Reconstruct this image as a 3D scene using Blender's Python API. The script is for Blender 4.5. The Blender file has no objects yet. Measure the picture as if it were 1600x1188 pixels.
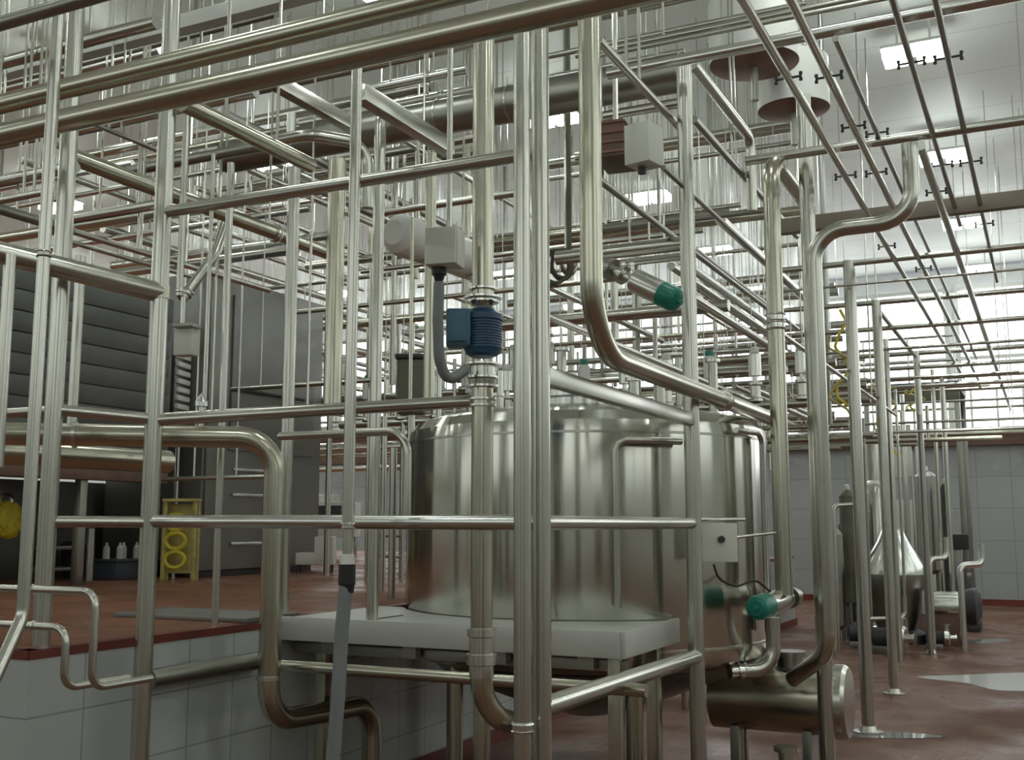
import bpy, bmesh, math, random
from mathutils import Vector, Matrix, noise

# ------------------------------------------------------------------ camera, world, exposure
F = 1700.0                      # focal length in pixels of a 1600 x 1188 frame
YAW = math.radians(26.1)        # camera looks this far to the -X side of +Y
PITCH = math.radians(7.57)
EYE = Vector((0.0, 0.0, 1.5))   # eye height above the lower floor
S = bpy.context.scene
C = S.collection
cam_data = bpy.data.cameras.new('camera')
cam_data.sensor_width = 36.0
cam_data.lens = 36.0 * F / 1600.0
cam_data.clip_start = 0.05
cam_data.clip_end = 200
cam = bpy.data.objects.new('camera', cam_data)
C.objects.link(cam)
cam.location = EYE
cam.rotation_euler = (math.pi / 2 + PITCH, 0, YAW)
S.camera = cam
S.view_settings.view_transform = 'Standard'
S.view_settings.look = 'None'
S.view_settings.gamma = 1
S.view_settings.use_curve_mapping = False
S.view_settings.exposure = 0.0
W = bpy.data.worlds.new('world')
S.world = W
W.use_nodes = True
W.node_tree.nodes['Background'].inputs['Color'].default_value = (0.75, 0.8, 0.85, 1)
W.node_tree.nodes['Background'].inputs['Strength'].default_value = 0.4
LAMP = 25.0      # ceiling lamp strength
DAY = 2.4        # daylight in the window band
S.cycles.max_bounces = 7
S.cycles.diffuse_bounces = 4
S.cycles.glossy_bounces = 5
S.cycles.sample_clamp_indirect = 6

FW = Vector((-math.sin(YAW), math.cos(YAW), 0))
RT = Vector((math.cos(YAW), math.sin(YAW), 0))
CF = Vector((FW.x * math.cos(PITCH), FW.y * math.cos(PITCH), math.sin(PITCH)))
CU = RT.cross(CF)
EX, EY, EZ = Vector((1, 0, 0)), Vector((0, 1, 0)), Vector((0, 0, 1))
DECK = 1.02      # height of the raised floor
R = random.Random(11)

def ray(px, py):
    return CF + RT * ((px - 800) / F) + CU * ((594 - py) / F)
def at(px, py, d):
    r = ray(px, py)
    return EYE + r * (d / r.dot(FW))
def at_z(px, py, z):
    r = ray(px, py)
    return EYE + r * ((z - EYE.z) / r.z)
def depth(p):
    return (p - EYE).dot(FW)
def slide(p, axis, px=None, py=None):
    if px is not None: n = ray(px, 0).cross(ray(px, 1188))
    else: n = ray(0, py).cross(ray(1600, py))
    return p + axis * (-(p - EYE).dot(n) / axis.dot(n))
def path(start, *moves):
    pts = [at(*start)]
    for m in moves:
        p = pts[-1]
        k = m[0]
        if k == 'x': q = slide(p, EX, px=m[1])
        elif k == 'y': q = slide(p, EY, px=m[1])
        elif k == 'z': q = slide(p, EZ, py=m[1])
        elif k == 'h': q = at_z(m[1], m[2], p.z)
        elif k == 'p': q = at(*m[1:])
        elif k == 'd': q = p + Vector(m[1:])
        elif k == 'floor': q = Vector((p.x, p.y, 0.0))
        elif k == 'deck': q = Vector((p.x, p.y, DECK))
        pts.append(q)
    return pts
def wr(w, d): return 0.5 * w * d / 1715.0

# ------------------------------------------------------------------ materials
def new_mat(name):
    m = bpy.data.materials.new(name)
    m.use_nodes = True
    return m, m.node_tree.nodes, m.node_tree.links, m.node_tree.nodes['Principled BSDF']
def plain(name, col, rough=0.5, metal=0.0, emit=None, strength=0.0, var=0.0, vscale=6.0, rvar=0.0, bump=0.0, bscale=40.0):
    m, N, L, b = new_mat(name)
    b.inputs['Base Color'].default_value = (*col, 1)
    b.inputs['Roughness'].default_value = rough
    b.inputs['Metallic'].default_value = metal
    if emit:
        b.inputs['Emission Color'].default_value = (*emit, 1)
        b.inputs['Emission Strength'].default_value = strength
    if var or rvar or bump:
        tc = N.new('ShaderNodeTexCoord')
        nz = N.new('ShaderNodeTexNoise'); nz.inputs['Scale'].default_value = vscale; nz.inputs['Detail'].default_value = 5
        L.new(tc.outputs['Object'], nz.inputs['Vector'])
        if var:
            r = N.new('ShaderNodeValToRGB')
            r.color_ramp.elements[0].position = 0.3; r.color_ramp.elements[1].position = 0.7
            r.color_ramp.elements[0].color = (*[c * (1 - var) for c in col], 1)
            r.color_ramp.elements[1].color = (*[min(1, c * (1 + var)) for c in col], 1)
            L.new(nz.outputs['Fac'], r.inputs['Fac']); L.new(r.outputs['Color'], b.inputs['Base Color'])
        if rvar:
            mr = N.new('ShaderNodeMapRange')
            mr.inputs['To Min'].default_value = max(0.02, rough - rvar); mr.inputs['To Max'].default_value = rough + rvar
            L.new(nz.outputs['Fac'], mr.inputs['Value']); L.new(mr.outputs['Result'], b.inputs['Roughness'])
        if bump:
            n2 = N.new('ShaderNodeTexNoise'); n2.inputs['Scale'].default_value = bscale
            L.new(tc.outputs['Object'], n2.inputs['Vector'])
            bp = N.new('ShaderNodeBump'); bp.inputs['Strength'].default_value = bump; bp.inputs['Distance'].default_value = 0.01
            L.new(n2.outputs['Fac'], bp.inputs['Height']); L.new(bp.outputs['Normal'], b.inputs['Normal'])
    return m
def tiled(name, axes, c1, c2, mortar, bw, bh, rough, msize=0.006, offset=0.0, wet=False, dirt=0.0, spec=0.5):
    m, N, L, b = new_mat(name)
    b.inputs['Specular IOR Level'].default_value = spec
    tc = N.new('ShaderNodeTexCoord'); sp = N.new('ShaderNodeSeparateXYZ'); cb = N.new('ShaderNodeCombineXYZ')
    L.new(tc.outputs['Object'], sp.inputs[0])
    L.new(sp.outputs[axes[0]], cb.inputs['X']); L.new(sp.outputs[axes[1]], cb.inputs['Y'])
    br = N.new('ShaderNodeTexBrick')
    br.offset = offset; br.squash = 1.0
    br.inputs['Scale'].default_value = 1.0
    br.inputs['Brick Width'].default_value = bw; br.inputs['Row Height'].default_value = bh
    br.inputs['Mortar Size'].default_value = msize; br.inputs['Mortar Smooth'].default_value = 0.2
    br.inputs['Bias'].default_value = 0.0
    br.inputs['Color1'].default_value = (*c1, 1); br.inputs['Color2'].default_value = (*c2, 1); br.inputs['Mortar'].default_value = (*mortar, 1)
    L.new(cb.outputs[0], br.inputs['Vector'])
    nz = N.new('ShaderNodeTexNoise'); nz.inputs['Scale'].default_value = 0.9; nz.inputs['Detail'].default_value = 6
    L.new(tc.outputs['Object'], nz.inputs['Vector'])
    col = br.outputs['Color']
    if dirt:
        mx = N.new('ShaderNodeMix'); mx.data_type = 'RGBA'; mx.blend_type = 'MULTIPLY'
        r = N.new('ShaderNodeValToRGB'); r.color_ramp.elements[0].position = 0.35; r.color_ramp.elements[1].position = 0.65
        r.color_ramp.elements[0].color = (1 - dirt, 1 - dirt, 1 - dirt, 1); r.color_ramp.elements[1].color = (1, 1, 1, 1)
        L.new(nz.outputs['Fac'], r.inputs['Fac'])
        mx.inputs['Factor'].default_value = 1.0
        L.new(col, mx.inputs['A']); L.new(r.outputs['Color'], mx.inputs['B']); col = mx.outputs['Result']
    L.new(col, b.inputs['Base Color'])
    mr = N.new('ShaderNodeMapRange')
    mr.inputs['From Min'].default_value = 0.35; mr.inputs['From Max'].default_value = 0.6
    mr.inputs['To Min'].default_value = rough; mr.inputs['To Max'].default_value = rough * (0.35 if wet else 0.8)
    L.new(nz.outputs['Fac'], mr.inputs['Value']); L.new(mr.outputs['Result'], b.inputs['Roughness'])
    bp = N.new('ShaderNodeBump'); bp.inputs['Strength'].default_value = 0.35; bp.inputs['Distance'].default_value = 0.004; bp.invert = True
    L.new(br.outputs['Fac'], bp.inputs['Height']); L.new(bp.outputs['Normal'], b.inputs['Normal'])
    return m

M = {}
M['steel'] = plain('stainless_steel', (0.58, 0.58, 0.53), 0.25, 1.0, var=0.03, vscale=1.5, rvar=0.02)
M['steel_warm'] = plain('stainless_steel_warm', (0.55, 0.54, 0.45), 0.24, 1.0, var=0.05, vscale=1.5, rvar=0.02)
M['steel_bright'] = plain('stainless_steel_bright', (0.72, 0.73, 0.70), 0.22, 1.0, var=0.03, rvar=0.02)
M['steel_dark'] = plain('stainless_steel_dull', (0.34, 0.34, 0.31), 0.36, 1.0, var=0.06, vscale=2, rvar=0.03)
M['tank'] = plain('polished_tank_steel', (0.58, 0.575, 0.53), 0.11, 1.0, var=0.03, vscale=1.2, rvar=0.02)
def brushed(m, rough, aniso):
    N, L = m.node_tree.nodes, m.node_tree.links; b = N['Principled BSDF']
    for l in list(b.inputs['Roughness'].links): L.remove(l)
    b.inputs['Roughness'].default_value = rough; b.inputs['Anisotropic'].default_value = aniso
    g = N.new('ShaderNodeNewGeometry'); c = N.new('ShaderNodeVectorMath'); c.operation = 'CROSS_PRODUCT'
    c.inputs[1].default_value = (0, 0, 1)
    L.new(g.outputs['Normal'], c.inputs[0]); L.new(c.outputs['Vector'], b.inputs['Tangent'])
brushed(M['tank'], 0.15, 0.9)
M['tank'].node_tree.nodes['Principled BSDF'].inputs['Anisotropic Rotation'].default_value = 0.25
M['louvre'] = plain('dull_louvre_steel', (0.15, 0.155, 0.15), 0.5, 0.5, var=0.12, vscale=2)
M['panel'] = plain('satin_panel_steel', (0.25, 0.25, 0.235), 0.42, 0.7, var=0.08, vscale=2)
M['tray'] = plain('satin_tray_steel', (0.62, 0.63, 0.60), 0.45, 0.4, var=0.06, vscale=3)
M['box'] = plain('grey_box_paint', (0.68, 0.69, 0.64), 0.45, var=0.04)
M['white'] = plain('white_plastic', (0.78, 0.79, 0.76), 0.4)
M['blue'] = plain('blue_enamel', (0.025, 0.085, 0.17), 0.38, var=0.2, vscale=14)
M['blue_light'] = plain('light_blue_enamel', (0.07, 0.16, 0.24), 0.42, var=0.15, vscale=14)
M['green'] = plain('green_plastic', (0.01, 0.20, 0.15), 0.3)
M['black'] = plain('black_rubber', (0.015, 0.015, 0.016), 0.5)
M['dark'] = plain('dark_housing', (0.04, 0.042, 0.045), 0.5, var=0.3, vscale=8)
M['olive'] = plain('olive_housing', (0.12, 0.12, 0.09), 0.5, var=0.2)
M['hose'] = plain('grey_rubber_hose', (0.20, 0.215, 0.22), 0.5, var=0.08)
M['yellow'] = plain('yellow_plastic', (0.62, 0.52, 0.04), 0.5, var=0.2, vscale=20)
M['yellow_dull'] = plain('dull_yellow_plastic', (0.50, 0.44, 0.16), 0.5, var=0.25, vscale=15)
M['brown'] = plain('brown_paint', (0.15, 0.085, 0.065), 0.5, var=0.2)
M['red_curb'] = plain('red_curb_tile', (0.16, 0.035, 0.025), 0.35, var=0.2)
M['rust'] = plain('stained_vessel_base', (0.22, 0.12, 0.085), 0.45, 0.5, var=0.3, vscale=4)
M['beam'] = plain('beam_paint', (0.26, 0.22, 0.18), 0.45, 0.3, var=0.1)
M['red_label'] = plain('red_tag', (0.4, 0.12, 0.11), 0.5)
M['tub'] = plain('blue_grey_tub', (0.07, 0.085, 0.11), 0.5)
M['ceiling'] = tiled('ceiling_panels', ('X', 'Y'), (0.80, 0.85, 0.81), (0.78, 0.83, 0.79), (0.56, 0.60, 0.57), 6.0, 1.15, 0.6, 0.008)
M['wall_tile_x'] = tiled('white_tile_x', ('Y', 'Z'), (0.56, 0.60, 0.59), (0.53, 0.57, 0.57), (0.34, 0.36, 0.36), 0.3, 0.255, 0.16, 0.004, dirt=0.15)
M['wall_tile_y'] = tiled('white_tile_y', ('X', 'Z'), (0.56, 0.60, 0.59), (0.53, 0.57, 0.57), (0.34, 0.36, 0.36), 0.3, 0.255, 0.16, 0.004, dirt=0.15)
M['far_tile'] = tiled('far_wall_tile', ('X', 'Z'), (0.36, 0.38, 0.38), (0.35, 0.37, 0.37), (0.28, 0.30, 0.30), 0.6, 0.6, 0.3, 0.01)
M['side_wall'] = plain('side_wall_paint', (0.66, 0.69, 0.66), 0.55, var=0.04)
M['upper_wall'] = plain('upper_wall_paint', (0.78, 0.79, 0.8), 0.5)
M['floor'] = tiled('quarry_tile_floor', ('X', 'Y'), (0.235, 0.125, 0.085), (0.195, 0.105, 0.075), (0.17, 0.115, 0.09), 0.15, 0.15, 0.75, 0.004, wet=True, dirt=0.35, spec=0.12)
M['deck_floor'] = tiled('quarry_tile_deck', ('X', 'Y'), (0.32, 0.145, 0.085), (0.27, 0.12, 0.072), (0.19, 0.11, 0.08), 0.15, 0.15, 0.75, 0.004, wet=True, dirt=0.3, spec=0.1)
M['lamp'] = plain('lamp_diffuser', (0.9, 0.9, 0.9), 0.5, emit=(0.93, 1.0, 0.94), strength=LAMP)
M['day'] = plain('daylight_glazing', (0.8, 0.8, 0.8), 0.3, emit=(0.95, 0.96, 1.0), strength=DAY)
M['fill_glow'] = plain('fill_light_pane', (0.8, 0.8, 0.8), 0.3, emit=(0.94, 1.0, 0.94), strength=0.9)  # fill glow for the added panes on the unseen walls
def water_mat():
    m, N, L, b = new_mat('standing_water')
    b.inputs['Base Color'].default_value = (0.35, 0.33, 0.33, 1)
    b.inputs['Roughness'].default_value = 0.03
    b.inputs['IOR'].default_value = 1.33
    b.inputs['Specular IOR Level'].default_value = 1.0
    b.inputs['Transmission Weight'].default_value = 0.3
    return m
M['water'] = water_mat()
M['puddle_shine'] = plain('painted_wet_reflection', (0.9, 0.9, 0.88), 0.08)  # bright floor reflection put into a white base colour

# ------------------------------------------------------------------ object helpers
def link(name, bm, mat, parent=None, smooth=True, sharp=0.7):
    me = bpy.data.meshes.new(name)
    bmesh.ops.recalc_face_normals(bm, faces=bm.faces[:])
    bm.normal_update()
    for f in bm.faces: f.smooth = smooth
    if smooth:
        for e in bm.edges:
            if len(e.link_faces) == 2 and e.calc_face_angle(0) > sharp: e.smooth = False
    bm.to_mesh(me); bm.free()
    me.materials.append(mat if not isinstance(mat, str) else M[mat])
    o = bpy.data.objects.new(name, me)
    C.objects.link(o)
    if parent: o.parent = parent; o.matrix_parent_inverse = Matrix.Translation(-parent.location)
    return o
def thing(name, label, cat, loc=(0, 0, 0), group=None):
    o = bpy.data.objects.new(name, None); C.objects.link(o)
    o.empty_display_size = 0.05
    o.location = loc
    tag(o, label, cat, group)
    return o
def tag(o, label, cat, group=None):
    o['label'] = label; o['category'] = cat
    if group: o['group'] = group
    return o
def structure(o):
    o['kind'] = 'structure'; return o

def fillet(pts, rb, n=7):
    out = [pts[0].copy()]
    for i in range(1, len(pts) - 1):
        p, a, b = pts[i], pts[i - 1], pts[i + 1]
        u, v = (a - p), (b - p)
        lu, lv = u.length, v.length
        u, v = u.normalized(), v.normalized()
        ang = u.angle(v)
        if ang > 3.05: out.append(p.copy()); continue
        t = min(rb / math.tan(ang / 2), lu * 0.48, lv * 0.48)
        rr = t * math.tan(ang / 2)
        c = p + (u + v).normalized() * (rr / math.sin(ang / 2))
        s, e = p + u * t - c, p + v * t - c
        tot = s.angle(e); ax = s.cross(e).normalized()
        for k in range(n + 1):
            out.append(c + Matrix.Rotation(tot * k / n, 3, ax) @ s)
    out.append(pts[-1].copy())
    return out
def sweep(bm, pts, r, seg=16, radii=None):
    n = len(pts)
    t0 = (pts[1] - pts[0]).normalized()
    ref = EZ if abs(t0.z) < 0.9 else EX
    nrm = t0.cross(ref).normalized()
    rings = []
    prev = t0
    for i in range(n):
        if i == 0: t = t0
        elif i == n - 1: t = (pts[i] - pts[i - 1]).normalized()
        else: t = ((pts[i + 1] - pts[i]).normalized() + (pts[i] - pts[i - 1]).normalized()).normalized()
        ax = prev.cross(t)
        if ax.length > 1e-6: nrm = Matrix.Rotation(prev.angle(t), 3, ax.normalized()) @ nrm
        prev = t
        bi = t.cross(nrm)
        rr = radii[i] if radii else r
        rings.append([bm.verts.new(pts[i] + (nrm * math.cos(a) + bi * math.sin(a)) * rr) for a in [2 * math.pi * k / seg for k in range(seg)]])
    for a, b in zip(rings, rings[1:]):
        for k in range(seg):
            bm.faces.new((a[k], a[(k + 1) % seg], b[(k + 1) % seg], b[k]))
    bm.faces.new(rings[0]); bm.faces.new(rings[-1][::-1])
SEGS = []
def tube(name, pts, r, mat='steel', parent=None, bend=None, seg=16):
    pts = [Vector(p) for p in pts]
    for a_, b_ in zip(pts, pts[1:]): SEGS.append((a_, b_, r))
    if len(pts) > 2: pts = fillet(pts, bend if bend is not None else r * 3.2)
    bm = bmesh.new()
    sweep(bm, pts, r, seg)
    return link(name, bm, mat, parent)
def turned(name, p, axis, prof, mat='steel', parent=None, seg=28):
    """lathe: prof = [(distance along axis, radius), ...]"""
    axis = Vector(axis).normalized(); p = Vector(p)
    ref = EZ if abs(axis.z) < 0.9 else EX
    u = axis.cross(ref).normalized(); v = axis.cross(u)
    bm = bmesh.new(); rings = []
    for t, r in prof:
        if r <= 1e-6: rings.append([bm.verts.new(p + axis * t)])
        else: rings.append([bm.verts.new(p + axis * t + (u * math.cos(a) + v * math.sin(a)) * r) for a in [2 * math.pi * k / seg for k in range(seg)]])
    for a, b in zip(rings, rings[1:]):
        for k in range(seg):
            k2 = (k + 1) % seg
            if len(a) == 1 and len(b) == 1: continue
            if len(a) == 1: bm.faces.new((a[0], b[k], b[k2]))
            elif len(b) == 1: bm.faces.new((a[k], a[k2], b[0]))
            else: bm.faces.new((a[k], a[k2], b[k2], b[k]))
    if len(rings[0]) > 1: bm.faces.new(rings[0][::-1])
    if len(rings[-1]) > 1: bm.faces.new(rings[-1])
    return link(name, bm, mat, parent, sharp=0.5)
def add_box(bm, c, s, rz=0.0, bev=0.0, rot=None):
    m = Matrix.Translation(Vector(c)) @ (rot.to_4x4() if rot else Matrix.Rotation(rz, 4, 'Z')) @ Matrix.Diagonal((*s, 1))
    r = bmesh.ops.create_cube(bm, size=1.0, matrix=m)
    if bev:
        es = {e for v in r['verts'] for e in v.link_edges}
        bmesh.ops.bevel(bm, geom=list(es), offset=bev, segments=2, affect='EDGES', profile=0.6)
def box(name, c, s, mat, parent=None, rz=0.0, bev=0.004, rot=None):
    bm = bmesh.new(); add_box(bm, c, s, rz, bev, rot)
    return link(name, bm, mat, parent, smooth=bev > 0, sharp=0.9)
def frame_to(axis, up=EZ):
    a = Vector(axis).normalized(); s = a.cross(up).normalized(); u = s.cross(a)
    return Matrix((a, s, u)).transposed()
def square_bar(name, a, b, w, h, mat, parent=None, bev=0.004):
    a, b = Vector(a), Vector(b)
    up = EZ if abs((b - a).normalized().z) < 0.9 else EY
    return box(name, (a + b) / 2, ((b - a).length, w, h), mat, parent, bev=bev, rot=frame_to(b - a, up))

def along(pts, f):
    L = [(b - a).length for a, b in zip(pts, pts[1:])]
    s = f * sum(L)
    for i, l in enumerate(L):
        if s <= l or i == len(L) - 1:
            t = (pts[i + 1] - pts[i]).normalized()
            return pts[i] + t * s, t
        s -= l
def clamp(parent, p, t, r, name='clamp', mat='steel_bright'):
    w = r * 0.55
    return turned(name, p - t * w, t, [(0, r * 1.0), (0, r * 1.22), (w * .35, r * 1.3), (w * .5, r * 1.12), (w * 1.5, r * 1.12), (w * 1.65, r * 1.3), (w * 2, r * 1.22), (w * 2, r)], mat, parent, seg=20)
def at_pix(pts, px=None, py=None):
    """the point of a path nearest an image column or row, to seat a fitting there"""
    best = None
    for a, b in zip(pts, pts[1:]):
        for k in range(41):
            q = a.lerp(b, k / 40)
            v = q - EYE
            z = v.dot(CF)
            X, Y = 800 + F * v.dot(RT) / z, 594 - F * v.dot(CU) / z
            e = abs(X - px) if px is not None and py is None else abs(Y - py) if px is None else abs(X - px) + abs(Y - py)
            if best is None or e < best[0]: best = (e, q, (b - a).normalized())
    return best[1], best[2]
def pipe(label, pts, w, mat='steel', name='pipe', cat='pipe', d=None, bend=None, clamps=(), group=None, seg=16, r=None):
    """a run of pipe: w = diameter in picture pixels at depth d (its first point's when not given)"""
    if r is None: r = wr(w, d if d is not None else depth(pts[0]))
    if clamps:
        t = thing(name, label, cat, pts[0], group)
        tube('tube', pts, r, mat, t, bend, seg)
        for c in clamps:
            q, dr = at_pix(pts, *c) if isinstance(c, tuple) else at_pix(pts, None, c)
            clamp(t, q, dr, r)
        return t
    o = tube(name, pts, r, mat, None, bend, seg)
    tag(o, label, cat, group)
    return o

# ------------------------------------------------------------------ the setting
X0, X1, Y0, Y1, H = -22.0, 7.0, -5.0, 22.5, 6.5
WX, WY = -3.54, 3.02        # edges of the raised floor: retaining walls face +X and -Y
DECK_END = 17.0
structure(box('floor', ((X0 + X1) / 2, (Y0 + Y1) / 2, -0.1), (X1 - X0, Y1 - Y0, 0.2), 'floor', bev=0))
structure(box('floor_raised', ((X0 + WX - .06) / 2, (WY + .06 + DECK_END) / 2, DECK - 0.06), (WX - .06 - X0, DECK_END - WY - .06, 0.12), 'deck_floor', bev=0))
structure(box('wall_retaining_side', (WX - 0.1, (WY + DECK_END) / 2, (DECK - .035) / 2), (0.2, DECK_END - WY, DECK - .035), 'wall_tile_x', bev=0))
structure(box('wall_retaining_front', ((X0 + WX) / 2 - .1, WY + 0.1, (DECK - .035) / 2), (WX - X0 - .2, 0.2, DECK - .035), 'wall_tile_y', bev=0))
structure(box('trim_1', (WX - 0.028, (WY + DECK_END) / 2, DECK - .0175), (0.064, DECK_END - WY, .035), 'red_curb', bev=0))
structure(box('trim_2', ((X0 + WX) / 2, WY + 0.028, DECK - .0175), (WX - X0, 0.064, .035), 'red_curb', bev=0))
structure(box('baseboard_retaining', (WX + 0.012, (WY + DECK_END) / 2, .05), (0.024, DECK_END - WY, .1), 'red_curb', bev=0))
structure(box('ceiling', ((X0 + X1) / 2, (Y0 + Y1) / 2, H + 0.1), (X1 - X0, Y1 - Y0, 0.2), 'ceiling', bev=0))
structure(box('wall_left', (X0 - 0.1, (Y0 + Y1) / 2, H / 2), (0.2, Y1 - Y0, H), 'side_wall', bev=0))
structure(box('wall_right', (X1 + 0.1, (Y0 + Y1) / 2, H / 2), (0.2, Y1 - Y0, H), 'side_wall', bev=0))
structure(box('wall_rear', ((X0 + X1) / 2, Y0 - 0.1, H / 2), (X1 - X0, 0.2, H), 'side_wall', bev=0))
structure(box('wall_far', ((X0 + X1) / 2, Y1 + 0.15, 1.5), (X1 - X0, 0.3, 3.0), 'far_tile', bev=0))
structure(box('wall_far_upper', ((X0 + X1) / 2, Y1 + 0.3, 4.75), (X1 - X0, 0.1, 3.5), 'upper_wall', bev=0))
structure(box('baseboard_far', ((X0 + X1) / 2, Y1 - 0.03, 0.06), (X1 - X0, 0.06, 0.12), 'red_curb', bev=0))
structure(box('trim_3', ((X0 + X1) / 2, Y1 - 0.06, 3.1), (X1 - X0, 0.24, 0.22), 'brown', bev=0))
structure(box('trim_4', ((X0 + X1) / 2, Y1 - 0.1, 3.25), (X1 - X0, 0.4, 0.06), 'tray', bev=0))
k = 0
x = X0 + .3
while x < X1 - 2.5:
    k += 1
    w = bpy.data.objects.new('window_%d' % k, None); C.objects.link(w); structure(w)
    w.location = (x + 1.35, Y1 + 0.2, 4.7)
    box('window_pane', (x + 1.35, Y1 + 0.2, 4.7), (2.6, 0.04, 2.7), 'day', w, bev=0)
    bm = bmesh.new()
    for xx in (x, x + 1.35, x + 2.7): add_box(bm, (xx, Y1 + 0.17, 4.7), (0.08, 0.1, 2.86))
    for zz in (3.32, 4.7, 6.08): add_box(bm, (x + 1.35, Y1 + 0.17, zz), (2.7, 0.09, 0.07))
    link('window_frame', bm, 'tray', w, smooth=False)
    x += 2.9

for k_, (px_, w_) in enumerate(((-17, .5), (-14.5, .9), (-12.2, .3), (-9.6, 1.1), (-7.4, .35), (-5.5, .8), (-3.2, .3), (-1.2, 1.0), (1.2, .4), (3.6, .9), (5.6, .4))):  # unseen pilasters added on the rear wall for banded reflections in the tank
    structure(box('trim_%d' % (k_ + 5), (px_, Y0 + .06, 1.5), (w_, .12, 3.0), 'brown' if k_ % 3 == 0 else 'dark' if k_ % 3 == 1 else 'side_wall', bev=0))
# unseen glowing panes added behind and beside the camera as fill light
for j, (cx, cy, sx, sy) in enumerate([(-18, Y0 + .02, 5.5, .03), (-11.5, Y0 + .02, 5.5, .03), (-5, Y0 + .02, 5.5, .03), (1.5, Y0 + .02, 5.5, .03),
                                      (X1 - .02, -1, .03, 5), (X1 - .02, 5.5, .03, 5), (X1 - .02, 12, .03, 5), (X1 - .02, 18.5, .03, 5)]):
    w = bpy.data.objects.new('window_%d' % (k + 1 + j), None); C.objects.link(w); structure(w); w.location = (cx, cy, 4.4)
    box('window_pane', (cx, cy, 4.4), (sx, sy, 2.6), 'fill_glow', w, bev=0)
    bm = bmesh.new()
    for f_ in (-.5, -.17, .17, .5): add_box(bm, (cx + (f_ * sx if sx > 1 else -.02), cy + (f_ * sy if sy > 1 else .02), 4.4), (.09, .09, 2.7))
    for z_ in (3.1, 5.7): add_box(bm, (cx, cy, z_), (max(sx, .09) + .05, max(sy, .09) + .05, .08))
    link('window_frame', bm, 'tray', w, smooth=False)

# ceiling lamps: twin square panels in a long grid
for i in range(-5, 3):
    for j in range(-3, 4):
        x, y = -0.94 + 3.94 * i, 10.99 + 3.42 * j
        vis = {(0, 0): 'bright twin-panel ceiling lamp above the slim hanging pipes, nearer the camera', (0, 1): 'bright twin-panel ceiling lamp, second along the row over the slim pipes',
               (-2, -1): 'bright ceiling lamp above the steel beams over the louvred cabinet'}
        t = thing('ceiling_lamp', vis.get((i, j), 'twin-panel ceiling lamp further along the ceiling grid'), 'ceiling lamp', (x, y, H), 'ceiling lamps')
        for s_ in (-1, 1):
            box('diffuser', (x + s_ * 0.155, y, H - 0.37), (0.26, 0.3, 0.09), 'lamp', t, bev=0)
            tube('hanger_rod', [(x + s_ * .155, y, H - .31), (x + s_ * .155, y, H)], .012, 'white', t, seg=8)
        box('lamp_housing', (x, y, H - 0.31), (0.6, 0.34, 0.03), 'white', t, bev=0)

def vert(px, py, d, y0, y1):
    p = at(px, py, d)
    a = slide(p, EZ, py=y0)
    b = Vector((p.x, p.y, 0.0)) if y1 == 'floor' else Vector((p.x, p.y, DECK)) if y1 == 'deck' else slide(p, EZ, py=y1)
    return [a, b]
def flange(parent, p, t, r, mat='steel_bright', name='flange', wide=1.5, thick=0.35):
    return turned(name, p - t * r * thick / 2, t, [(0, r), (0, r * wide), (r * thick, r * wide), (r * thick, r)], mat, parent, seg=24)
def foot(parent, p, r):
    turned('base_plate', Vector((p.x, p.y, 0)), EZ, [(0, r * 2.3), (.012, r * 2.3), (.014, r * 1.5), (.05, r * 1.15), (.05, r)], 'steel', parent, seg=24)

# ------------------------------------------------------------------ big welded frame around the vessel bay
t = thing('tubular_frame', 'large welded steel tube frame with tall posts and rails in front of the round tank', 'frame', at(846, 594, 3.83))
pc = vert(845, 594, 3.83, 33, 'floor'); pl = vert(243, 600, 4.62, -60, 'floor'); pb = vert(92, 500, 4.42, -20, 'deck'); pr = vert(1077, 500, 5.3, 88, 'floor')
tube('post', pc, wr(30, 3.83), 'steel', t)
tube('post', pl, wr(28, 4.62), 'steel', t)
tube('post', pb, wr(28, 4.42), 'steel', t)
tube('post', pr, wr(25, 5.3), 'steel', t)
for q, rr in ((pc, wr(28, 3.83)), (pl, wr(28, 4.62)), (pr, wr(25, 5.3))): foot(t, q[1], rr)
def rail(a, b, w, d, mat='steel', tgt=None, name='rail'): return tube(name, [a, b], wr(w, d), mat, tgt or t)
def on(q, py): return slide(q[0], EZ, py=py)      # a height on a post
rail(on(pl, 332), on(pc, 238), 21, 4.2)
rail(on(pl, 815), on(pc, 817), 22, 4.2, 'steel_bright')
rail(on(pl, 657), at(737, 627, 4.47), 20, 4.5)
rail(on(pc, 817), on(pr, 818), 20, 4.5)
rail(on(pc, 1106), on(pr, 1026), 27, 4.5)
square_bar('top_beam', on(pc, 586), on(pr, 656), 0.05, 0.062, 'steel', t)
rail(on(pb, 815), on(pl, 816), 18, 4.5)
rail(on(pb, 640), on(pl, 655), 18, 4.5)
a = on(pb, 641); rail(a, a + EX * -1.6, 16, 4.4)
rail(at(-60, 380, 4.0), on(pl, 457), 34, 4.5, 'steel', name='cross_tube')
turned('weld_collar', on(pl, 446), -EZ, [(0, wr(28, 4.62)), (0, wr(32, 4.62)), (.06, wr(32, 4.62)), (.06, wr(28, 4.62))], 'steel_warm', t)

# second upright of the pair at the frame corner, with its union
pipe('tall steel pipe standing against the frame corner post with a union near its foot', vert(816, 594, 3.75, 33, 'floor'), 28, clamps=(1136,), name='standpipe')

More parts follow.
